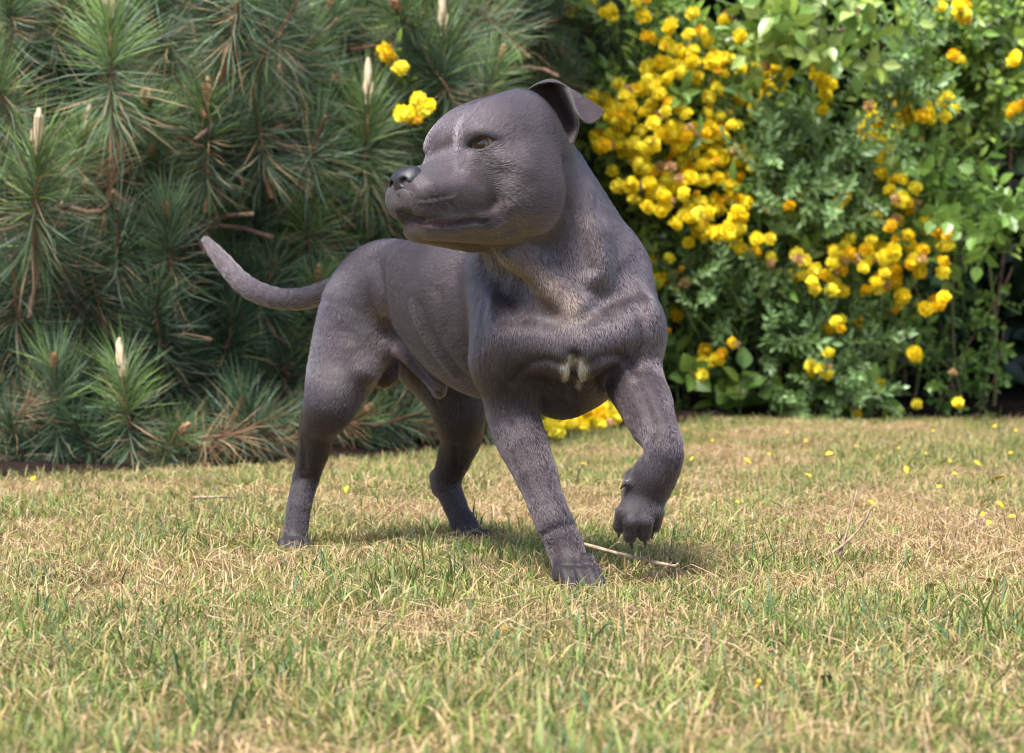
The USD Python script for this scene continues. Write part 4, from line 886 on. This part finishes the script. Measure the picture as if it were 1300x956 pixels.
bush = xform('flowering_bush'); tag(bush, 'largest yellow flowering bush in the middle of the right side, its flowers in dense masses', 'bush')
FL = [(735, 5, 3, 14, 6), (772, 12, 3, 8, 6), (806, 3, 2, 8, 5), (850, 28, 2, 5, 6), (880, 25, 2, 6, 5), (920, 22, 2, 5, 6), (815, 24, 1, 3, 3), (820, 52, 2, 6, 5), (854, 55, 2, 6, 5), (893, 68, 11, 18, 13), (916, 82, 6, 10, 8), (851, 97, 17, 16, 16), (870, 92, 5, 9, 8),
      (798, 112, 4, 9, 6), (822, 124, 7, 12, 9), (775, 136, 8, 15, 12), (790, 153, 6, 12, 8), (845, 142, 2, 5, 4), (893, 150, 12, 17, 12), (918, 160, 5, 9, 8), (850, 168, 6, 22, 9), (878, 184, 10, 22, 10), (926, 214, 13, 17, 14), (902, 206, 9, 14, 12), (852, 222, 9, 16, 10),
      (828, 172, 5, 10, 9), (778, 172, 4, 12, 8), (800, 208, 4, 12, 9), (760, 186, 4, 10, 8), (815, 196, 4, 14, 8), (912, 115, 2, 5, 5), (964, 84, 3, 6, 6), (986, 102, 4, 8, 8), (962, 135, 3, 8, 8), (948, 125, 2, 7, 6), (1034, 86, 3, 7, 7), (1046, 106, 3, 6, 7), (1052, 126, 3, 6, 7), (1003, 76, 2, 6, 4), (1003, 153, 1, 3, 3), (1013, 192, 1, 3, 3),
      (1170, 136, 9, 13, 8), (1150, 150, 4, 9, 7), (1108, 158, 4, 8, 6), (1106, 182, 4, 7, 8), (1122, 195, 3, 7, 6), (1172, 178, 1, 3, 3), (1104, 137, 2, 5, 4),
      (822, 242, 11, 16, 11), (846, 256, 8, 14, 9), (870, 238, 7, 13, 9), (882, 270, 10, 16, 10), (902, 290, 8, 16, 11), (926, 268, 6, 14, 9), (950, 252, 4, 12, 8), (936, 296, 6, 10, 8), (960, 308, 4, 9, 8), (978, 328, 2, 5, 5), (838, 338, 5, 9, 8), (856, 360, 3, 8, 6), (864, 334, 2, 5, 4), (852, 404, 2, 5, 6), (850, 423, 1, 3, 3),
      (892, 465, 3, 7, 6), (907, 455, 4, 8, 6), (926, 440, 2, 5, 4), (1020, 244, 1, 3, 3), (985, 255, 3, 9, 8), (1062, 248, 3, 9, 8), (1140, 240, 6, 13, 8), (1152, 256, 4, 9, 6), (1130, 270, 5, 12, 7), (1182, 298, 4, 12, 8), (1195, 308, 3, 8, 6), (1165, 330, 5, 9, 9), (1202, 340, 2, 5, 4), (1108, 318, 13, 20, 13),
      (1075, 322, 4, 9, 7), (1120, 346, 10, 15, 12), (1040, 348, 10, 17, 9), (1010, 338, 4, 9, 8), (1060, 410, 3, 7, 6), (1076, 418, 2, 6, 6), (1100, 375, 2, 5, 5), (1036, 467, 4, 9, 5), (1055, 455, 1, 3, 3), (1118, 490, 1, 3, 3), (1167, 517, 1, 2, 2), (1163, 455, 2, 5, 6), (1219, 510, 2, 4, 5), (1207, 470, 1, 2, 2), (1177, 392, 3, 7, 7), (1192, 388, 2, 5, 5), (1140, 394, 2, 5, 6),
      (1088, 537, 1, 2, 2), (1210, 8, 5, 12, 7), (1222, 22, 3, 6, 5), (1238, 26, 1, 2, 2), (1212, 78, 2, 4, 4), (1288, 75, 2, 4, 4), (1286, 142, 2, 5, 5), (1215, 134, 1, 2, 2), (1200, 146, 1, 2, 2), (1297, 130, 1, 2, 2), (985, 88, 2, 6, 6)]
near_fl = [(625, 552, 6, 8, 8, 5.75), (655, 545, 4, 10, 8, 5.75), (700, 537, 7, 11, 8, 5.75), (728, 540, 12, 15, 10, 5.75), (757, 530, 7, 11, 9, 5.8), (742, 556, 4, 10, 5, 5.7), (704, 566, 1, 2, 2, 5.5), (776, 517, 1, 2, 2, 5.8), (640, 568, 2, 8, 3, 5.65), (492, 60, 2, 4, 5, 5.2), (488, 76, 2, 4, 4, 5.2), (505, 87, 2, 5, 3, 5.2), (530, 31, 1, 2, 2, 5.3), (521, 149, 3, 5, 4, 5.1), (543, 141, 2, 4, 4, 5.1), (532, 126, 1, 2, 2, 5.1)]
near_bush = xform('flowering_bush'); tag(near_bush, 'leftmost yellow flowering bush, directly behind the dog and its neck', 'bush')
fl_pts = place(near_bush, 'flower', [FLW[0], FLW[1], FLW[0], FLW[1], FLW[2], FLW[0], FLW[1], FLW[1], FLW[0], FLW[1], FLW[0], FLW[4], FLW[3]], FL[:26] + near_fl, 6.35, .28, 3, face, .70, .98, -.20)
place(bush, 'flower', [FLW[0], FLW[1], FLW[0], FLW[1], FLW[2], FLW[0], FLW[1], FLW[1], FLW[0], FLW[1], FLW[0], FLW[4], FLW[3]], FL[26:61], 6.35, .28, 3, face, .70, .98, -.20)
place(near_bush, 'leafy_spray', KER, [(790, 150, 10, 30, 20), (830, 110, 10, 30, 25), (700, 545, 10, 50, 8, 5.85), (750, 535, 8, 20, 8, 5.9), (500, 92, 3, 10, 8, 5.3), (530, 158, 3, 10, 6, 5.2), (745, 20, 6, 40, 10, 6.2)], 6.42, .28, 3, outward, .7, 1.1)
KL = [(850, 60, 16, 60, 25), (800, 120, 14, 40, 25), (890, 120, 18, 40, 30), (960, 110, 12, 40, 30), (780, 180, 14, 30, 20), (860, 190, 22, 45, 25), (830, 250, 18, 40, 25), (920, 260, 20, 40, 30), (890, 320, 16, 40, 25), (850, 380, 10, 25, 25), (960, 330, 12, 30, 20), (1050, 330, 16, 45, 20), (1110, 300, 16, 40, 25), (1150, 200, 14, 35, 30), (1040, 110, 10, 30, 20),
      (870, 480, 7, 12, 14), (860, 440, 4, 14, 12), (1140, 420, 7, 22, 18), (1180, 300, 8, 25, 20)]
place(bush, 'leafy_spray', KER, KL, 6.42, .28, 3, outward, .7, 1.1, 0.0)
stems(near_bush, 'stem', [[(760, 560, 6.4), (750, 500, 6.2), (735, 545, 5.8)], [(770, 560, 6.6), (800, 350, 6.4), (815, 200, 6.3), (830, 110, 6.25)], [(750, 560, 6.6), (700, 300, 6.4), (610, 180, 5.8), (545, 145, 5.32)], [(700, 300, 6.4), (600, 150, 5.9), (500, 70, 5.4)]], .005, .002, mat('cane_look', {'p': ('principled_bsdf', {'base_color': (.20, .17, .07), 'roughness': .6})}, [], 'p.BSDF'))
stems(bush, 'stem', [[(950, 540, 6.9), (930, 400, 6.6), (900, 250, 6.45), (880, 80, 6.35)], [(965, 545, 6.95), (1000, 380, 6.6), (1010, 250, 6.5), (1040, 90, 6.4)], [(930, 545, 6.8), (870, 420, 6.5), (830, 300, 6.4), (790, 140, 6.3)], [(985, 545, 7.0), (1060, 380, 6.7), (1110, 300, 6.5), (1170, 140, 6.4)],
      [(1085, 535, 6.55), (1120, 480, 6.45), (1160, 440, 6.4), (1140, 410, 6.4), (1112, 370, 6.42)], [(1195, 535, 6.55), (1190, 470, 6.5), (1175, 400, 6.45), (1155, 350, 6.4)], [(990, 287, 6.3), (1050, 285, 6.28), (1090, 262, 6.3), (1108, 225, 6.35)], [(905, 470, 6.5), (930, 440, 6.45), (960, 420, 6.5)], [(835, 80, 6.3), (838, 55, 6.3), (832, 110, 6.35)]], .0055, .0022, stem_look_brown := UsdShade.Material.Get(stage, '/World/Looks/cane_look'))
bush_b = xform('flowering_bush'); tag(bush_b, 'looser yellow flowering bush at the right edge with arching canes over the dark hollow', 'bush')
place(bush_b, 'flower', [FLW[0], FLW[1], FLW[0], FLW[1], FLW[2], FLW[1], FLW[2], FLW[3], FLW[4]], FL[61:], 6.35, .22, 3, face, .70, .98, -.20)
place(bush_b, 'leafy_spray', KER, [(1210, 30, 10, 40, 20), (1160, 160, 10, 30, 20), (1120, 270, 12, 40, 20), (1170, 310, 8, 25, 15), (1040, 330, 8, 30, 15), (1120, 440, 5, 20, 20), (1180, 480, 5, 18, 18), (1255, 60, 8, 30, 30), (1290, 110, 5, 14, 20)], 6.42, .22, 3, outward, .65, 1.0)
stems(bush_b, 'stem', [[(1260, 535, 7.0), (1250, 300, 6.7), (1225, 150, 6.5), (1214, 20, 6.4)], [(1230, 540, 7.0), (1210, 350, 6.7), (1240, 100, 6.45), (1250, 15, 6.4)], [(1150, 540, 6.8), (1165, 420, 6.6), (1130, 330, 6.45)], [(1110, 540, 6.7), (1118, 500, 6.5), (1140, 470, 6.42), (1160, 420, 6.4)]], .0055, .0022, stem_look_brown)

sh = xform('grey_green_shrub'); tag(sh, 'grey green shrub with small leaves growing through the middle of the yellow flowers', 'shrub')
place(sh, 'leafy_spray', GRY, [(1035, 210, 34, 35, 30), (1010, 270, 14, 30, 15), (1150, 75, 16, 16, 30), (1130, 130, 10, 20, 20), (985, 200, 14, 20, 25), (1060, 280, 10, 25, 15)], 6.16, .12, 5, outward, .8, 1.15)
stems(sh, 'stem', [[(1030, 545, 7.0), (1035, 400, 6.7), (1035, 230, 6.35)], [(1040, 545, 7.0), (1100, 300, 6.7), (1145, 90, 6.35)], [(1020, 545, 7.0), (990, 300, 6.7), (985, 200, 6.35)]], .007, .003)
sh = xform('grey_green_shrub'); tag(sh, 'low dense small leaved shrub below the flowers, beside the black hollow', 'shrub')
place(sh, 'leafy_spray', GRY, [(960, 385, 40, 32, 18), (890, 400, 22, 26, 22), (1010, 440, 30, 25, 25), (1060, 460, 26, 28, 28), (1040, 500, 16, 25, 18), (1050, 390, 14, 22, 15), (920, 360, 12, 25, 12), (1085, 500, 10, 14, 16)], 6.24, .12, 6, outward, .75, 1.1)
stems(sh, 'stem', [[(1050, 548, 6.8), (1050, 480, 6.6), (1060, 440, 6.5)], [(1000, 548, 6.9), (960, 450, 6.7), (950, 390, 6.5)], [(980, 548, 6.9), (900, 460, 6.7), (890, 400, 6.5)]], .007, .003)
sh = xform('lobed_leaf_shrub'); tag(sh, 'bright green shrub with small lobed leaves in the upper right corner', 'shrub')
place(sh, 'leafy_spray', LOB, [(1190, 60, 26, 28, 26), (1225, 110, 20, 22, 28), (1275, 60, 18, 20, 35), (1210, 20, 14, 40, 12), (1280, 130, 14, 14, 22), (1205, 190, 10, 20, 14), (1100, 20, 8, 30, 12), (1245, 130, 8, 12, 15)], 6.45, .2, 7, outward, .8, 1.15)
stems(sh, 'stem', [[(1215, 545, 7.2), (1205, 250, 6.8), (1212, 90, 6.5), (1208, 15, 6.45)], [(1225, 545, 7.2), (1222, 150, 6.7), (1245, 60, 6.5), (1250, 20, 6.45)], [(1240, 545, 7.2), (1280, 250, 6.8), (1285, 40, 6.5)]], .007, .003)
sh = xform('broad_leaf_sapling'); tag(sh, 'sapling branch with broad pale green leaves hanging at the top above the yellow bush', 'sapling')
place(sh, 'leafy_spray', BRD, [(1000, 15, 9, 28, 12), (1030, 30, 8, 26, 14), (1075, 20, 6, 26, 10), (1070, 70, 5, 18, 10), (955, 10, 4, 20, 8), (1015, 60, 3, 14, 8)], 6.05, .1, 8, flat_out, .75, 1.0)
stems(sh, 'stem', [[(1150, 545, 7.6), (1140, 200, 7.0), (1080, -20, 6.4), (1010, 0, 6.1)], [(1100, -10, 6.5), (1060, 40, 6.2), (1030, 30, 6.05)]], .009, .003)
sh = xform('broad_leaf_sapling'); tag(sh, 'leafy branch with rounded pale leaves reaching in at the right edge over the dark hollow', 'sapling')
place(sh, 'leafy_spray', VIN, [(1270, 265, 9, 24, 12), (1225, 245, 9, 24, 12), (1195, 255, 6, 20, 10), (1290, 280, 5, 10, 10), (1215, 215, 6, 20, 10)], 6.2, .1, 8, flat_out, .85, 1.2)
stems(sh, 'stem', [[(1400, 545, 7.2), (1370, 350, 6.7), (1310, 262, 6.3), (1220, 248, 6.2)]], .008, .003)
vine = xform('trailing_vine'); tag(vine, 'thin climbing vine with small round leaves slanting up from the lawn at the right', 'vine')
place(vine, 'leafy_spray', VIN, [(1225, 455, 6, 9, 9), (1245, 415, 6, 10, 10), (1265, 375, 5, 8, 8), (1205, 490, 5, 8, 8), (1255, 470, 4, 10, 14), (1240, 500, 4, 8, 8), (1185, 505, 3, 6, 8)], 6.42, .05, 9, flat_out, .42, .6)
stems(vine, 'stem', [[(1195, 540, 6.5), (1205, 485, 6.45), (1240, 420, 6.42), (1285, 340, 6.5)], [(1235, 540, 6.5), (1265, 470, 6.45), (1275, 410, 6.45)]], .003, .002)
for (u, v, n, lab) in ((925, 519, 7, 'low seedling with dark green leaves at the mouth of the black hollow'), (1063, 515, 8, 'low plant with two large round pale leaves at the lawn edge under the shrub'), (868, 480, 4, 'small leafy sprout just right of the lifted fore leg'), (1000, 515, 5, 'low dark leafy plant at the lawn edge between the hollow and the round pale leaves')):
    sh = xform('low_plant'); tag(sh, lab, 'plant')
    place(sh, 'leafy_spray', LOWL, [(u, v, n, 16, 8)], 6.32, .02, 4, outward, .75, 1.1)
    stems(sh, 'stem', [[(u, 542, 6.4), (u + 4, v + 8, 6.36), (u, v, 6.33)]], .003, .002)

# ---- dense dark growth added behind everything, and unseen upper leaves added to shade the shrubs
hedge = xform('hedge'); tag(hedge, 'tall dark evergreen growth added behind the pines and shrubs to darken the gaps', 'hedge')
hc = trimesh.creation.box((14, 1.2, 3.6)); hc = hc.subdivide_to_size(.35); hv = np.array(hc.vertices); hv += .25 * (np.stack([meshkit.noise(hv * 1.7 + 10 * k, k) for k in range(3)], -1) - .5); hv[:, 2] += 1.75; hv[:, 1] += 9.3; hv[:, 0] += .5
core_look = mat('hedge_core_look', {'g': ('geometry', {}), 'n': ('noise_texture', {'scale': 14.0, 'detail': 4.0}), 'r': ('rgb_ramp', {'ramp': [(0.35, (.010, .012, .006)), (0.65, (.035, .045, .018))]}), 'p': ('principled_bsdf', {'roughness': .95, 'specular_ior_level': .1})}, [('g.position', 'n.vector'), ('n.fac', 'r.fac'), ('r.color', 'p.base_color')], 'p.BSDF')
obj('branches', (hv, np.array(hc.faces)), core_look, hedge)  # dark block added inside so the gaps stay black
n = 5200; Q = np.c_[rng.uniform(-5.5, 6.5, n), 8.62 + .25 * rng.normal(size=n), rng.uniform(0.05, 3.7, n)]
DKC = [clump(61, 12, .16, (.075, .022, .2, .3, 1.4), [DEEP, V3(.028, .05, .018)]), clump(62, 12, .16, (.07, .024, .2, .3, 1.4), [DEEP, V3(.03, .06, .02)])]
mass(hedge, 'leaves', DKC, Q, .9, 1.5)
def canopy(t, u0, u1, Y0, Y1, z0, z1, n, cols, seed, under=None):  # unseen leaf mass added to block the sky over the shrubs
    x0, x1 = (u0 - 650) / FOCAL_PX, (u1 - 650) / FOCAL_PX
    Y = rng.uniform(Y0, Y1, n); X = rng.uniform(x0, x1, n) * 6.5; Z = rng.uniform(z0, z1, n)
    Q = np.c_[X, Y, Z]; Q = Q[Z > .292 + (Y * 408 / FOCAL_PX) * 1.0 + .03]
    mass(t, 'upper_leaves', [clump(seed, 14, .15, (.065, .019, .2, .3, 1.5), cols), clump(seed + 1, 14, .15, (.06, .017, .2, .3, 1.5), cols)], Q, .9, 1.4)
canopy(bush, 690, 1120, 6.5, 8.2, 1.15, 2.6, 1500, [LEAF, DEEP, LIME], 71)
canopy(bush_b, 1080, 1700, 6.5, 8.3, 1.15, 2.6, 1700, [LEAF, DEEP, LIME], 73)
# dark leaves inside the shrubs, behind the flowers
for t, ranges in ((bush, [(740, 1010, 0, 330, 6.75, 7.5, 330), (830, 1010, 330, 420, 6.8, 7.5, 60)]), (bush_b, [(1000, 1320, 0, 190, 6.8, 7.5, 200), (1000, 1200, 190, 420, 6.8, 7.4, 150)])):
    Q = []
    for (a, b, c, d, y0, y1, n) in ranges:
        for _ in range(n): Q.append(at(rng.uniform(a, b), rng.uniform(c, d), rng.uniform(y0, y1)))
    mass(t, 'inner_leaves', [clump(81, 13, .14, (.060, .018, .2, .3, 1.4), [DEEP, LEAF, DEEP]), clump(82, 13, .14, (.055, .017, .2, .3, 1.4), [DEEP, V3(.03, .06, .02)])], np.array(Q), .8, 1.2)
# ================================================================ small things on the lawn
rng = np.random.default_rng(23)
twig_look = mat('twig_look', {'g': ('texture_coordinate', {}), 'n': ('noise_texture', {'scale': 150.0}), 'r': ('rgb_ramp', {'ramp': [(0.3, (.13, .08, .05)), (0.7, (.36, .27, .18))]}), 'p': ('principled_bsdf', {'roughness': .8})}, [('g.object', 'n.vector'), ('n.fac', 'r.fac'), ('r.color', 'p.base_color')], 'p.BSDF')
def ground_at(u, v, h=.0):
    Y = .292 * FOCAL_PX / (v - 400); 
    for _ in range(3):
        p = at(u, v, Y); Y = Y + (p[2] - h) * FOCAL_PX / (v - 400) * 1.0
    return at(u, v, Y)
def twig(pts, r, label, h=.022, side=()):
    t = obj('twig', join([tube(spline([ground_at(u, v, h + .004 * math.sin(i * 2.1)) for i, (u, v) in enumerate(pts)], 24), np.linspace(r, r * .55, 24) * (1 + .12 * np.sin(np.arange(24) * 1.9)), 6)] +
        [tube(spline([ground_at(u, v, h + .01 * k) for k, (u, v) in enumerate(s_)], 6), np.linspace(r * .6, r * .3, 6), 5) for s_ in side]), twig_look, smooth=True)
    tag(t, label, 'twig')
twig([(738, 688), (775, 700), (815, 710), (860, 716)], .0028, 'bare pale twig lying on the grass between the planted fore paw and the lifted one', .036, [[(772, 699), (780, 692), (786, 689)]])
y0 = ground_at(1030, 722)[1]
tw = obj('twig', join([tube(spline([at(985, 710, y0 + .03), at(1030, 713, y0), at(1068, 694, y0 - .01), at(1105, 646, y0 - .015)], 20), np.linspace(.0026, .0015, 20), 5),
                       tube(spline([at(1066, 706, y0 - .01), at(1078, 664, y0), at(1088, 622, y0 + .01)], 10), np.linspace(.0018, .0011, 10), 5)]), twig_look, smooth=True)
tag(tw, 'curved thin twig rising out of the grass at the right', 'twig')
twig([(246, 632), (270, 631), (298, 632)], .0024, 'short straight straw coloured stick on the grass left of the hind leg', .028)
dry_leaf_look = leafy('dry_leaf_look', .7, .2, .15, .1)
def dry_leaf(u, v, L, W, col, label, a):
    V, F, c = leaf(L, W, .35, .5, 1.4, col=col); R = frames(V3(.25 * math.cos(a), .25 * math.sin(a), 1)[None], np.array([a]))[0]
    V = V @ R.T + ground_at(u, v, .024); V2 = V - V3(0, 0, .0008)
    tag(obj('dry_leaf', join([(V, F), (V2, F[:, ::-1])]), dry_leaf_look, smooth=True, color=np.vstack([c, c])), label, 'leaf')
dry_leaf(1038, 858, .030, .009, (.085, .040, .050), 'small dark purple brown leaf at the front edge of the lawn', 1.2)
dry_leaf(1240, 733, .045, .012, (.34, .21, .12), 'curled light brown leaf in the grass near the right edge', .3)
dry_leaf(1190, 741, .022, .007, (.30, .18, .10), 'tiny brown leaf in the grass below the arching twig at the right', 2.0)
dry_leaf(1278, 604, .050, .013, (.62, .42, .12), 'yellowing leaf lying on the far lawn at the right edge', 2.2)
petal_flat = kind('fallen_petal'); 
V, F, c = leaf(.017, .0052, .3, .4, 1.3, col=(.85, .52, .03)); tone_mesh('petal', np.vstack([V, V - V3(0, 0, .0006)]), np.vstack([F, F[:, ::-1] + 18]), petal_look, str(petal_flat.GetPath()), np.vstack([c, c]))
SP = [(634, 797), (432, 862), (1102, 636), (1195, 618), (1206, 584), (1098, 640), (1135, 657), (1250, 651), (1255, 660), (1265, 637), (1030, 605), (1150, 592), (1175, 577), (1280, 575), (1237, 585), (1048, 577), (945, 582), (880, 580), (905, 560), (935, 547), (960, 545), (1000, 550), (1020, 560), (1110, 561), (1140, 568), (1160, 562), (1215, 562), (1230, 558), (1290, 545), (1255, 560),
      (978, 578), (905, 575), (935, 636), (1030, 588), (1085, 565), (1125, 585), (1290, 655), (165, 683), (40, 610), (470, 650), (442, 617), (990, 842), (965, 862), (1180, 630), (870, 545), (890, 550), (915, 541), (1075, 546), (1185, 548), (1060, 600), (1210, 600), (860, 570), (700, 600), (660, 590), (745, 590), (830, 560), (1265, 540), (1135, 545)]
for u, v in SP[:22] + SP[22::2]:
    p = ground_at(u, v, .024 if v < 640 else .018); x = xform('fallen_petal'); a = rng.random() * 6.28
    M = np.eye(4); M[:3, :3] = (frames(V3(.5 * math.cos(a * 3), .5 * math.sin(a * 3) - .5, 1)[None], np.array([a]))[0] * rng.uniform(.45, .95)).T; M[3, :3] = p
    UsdGeom.Xformable(x).AddTransformOp().Set(Gf.Matrix4d(M.tolist())); x.GetReferences().AddInternalReference(str(petal_flat.GetPath())); x.SetInstanceable(True)
    tag(x, 'small yellow petal fallen on the lawn grass', 'petal', 'yellow petals fallen on the lawn')
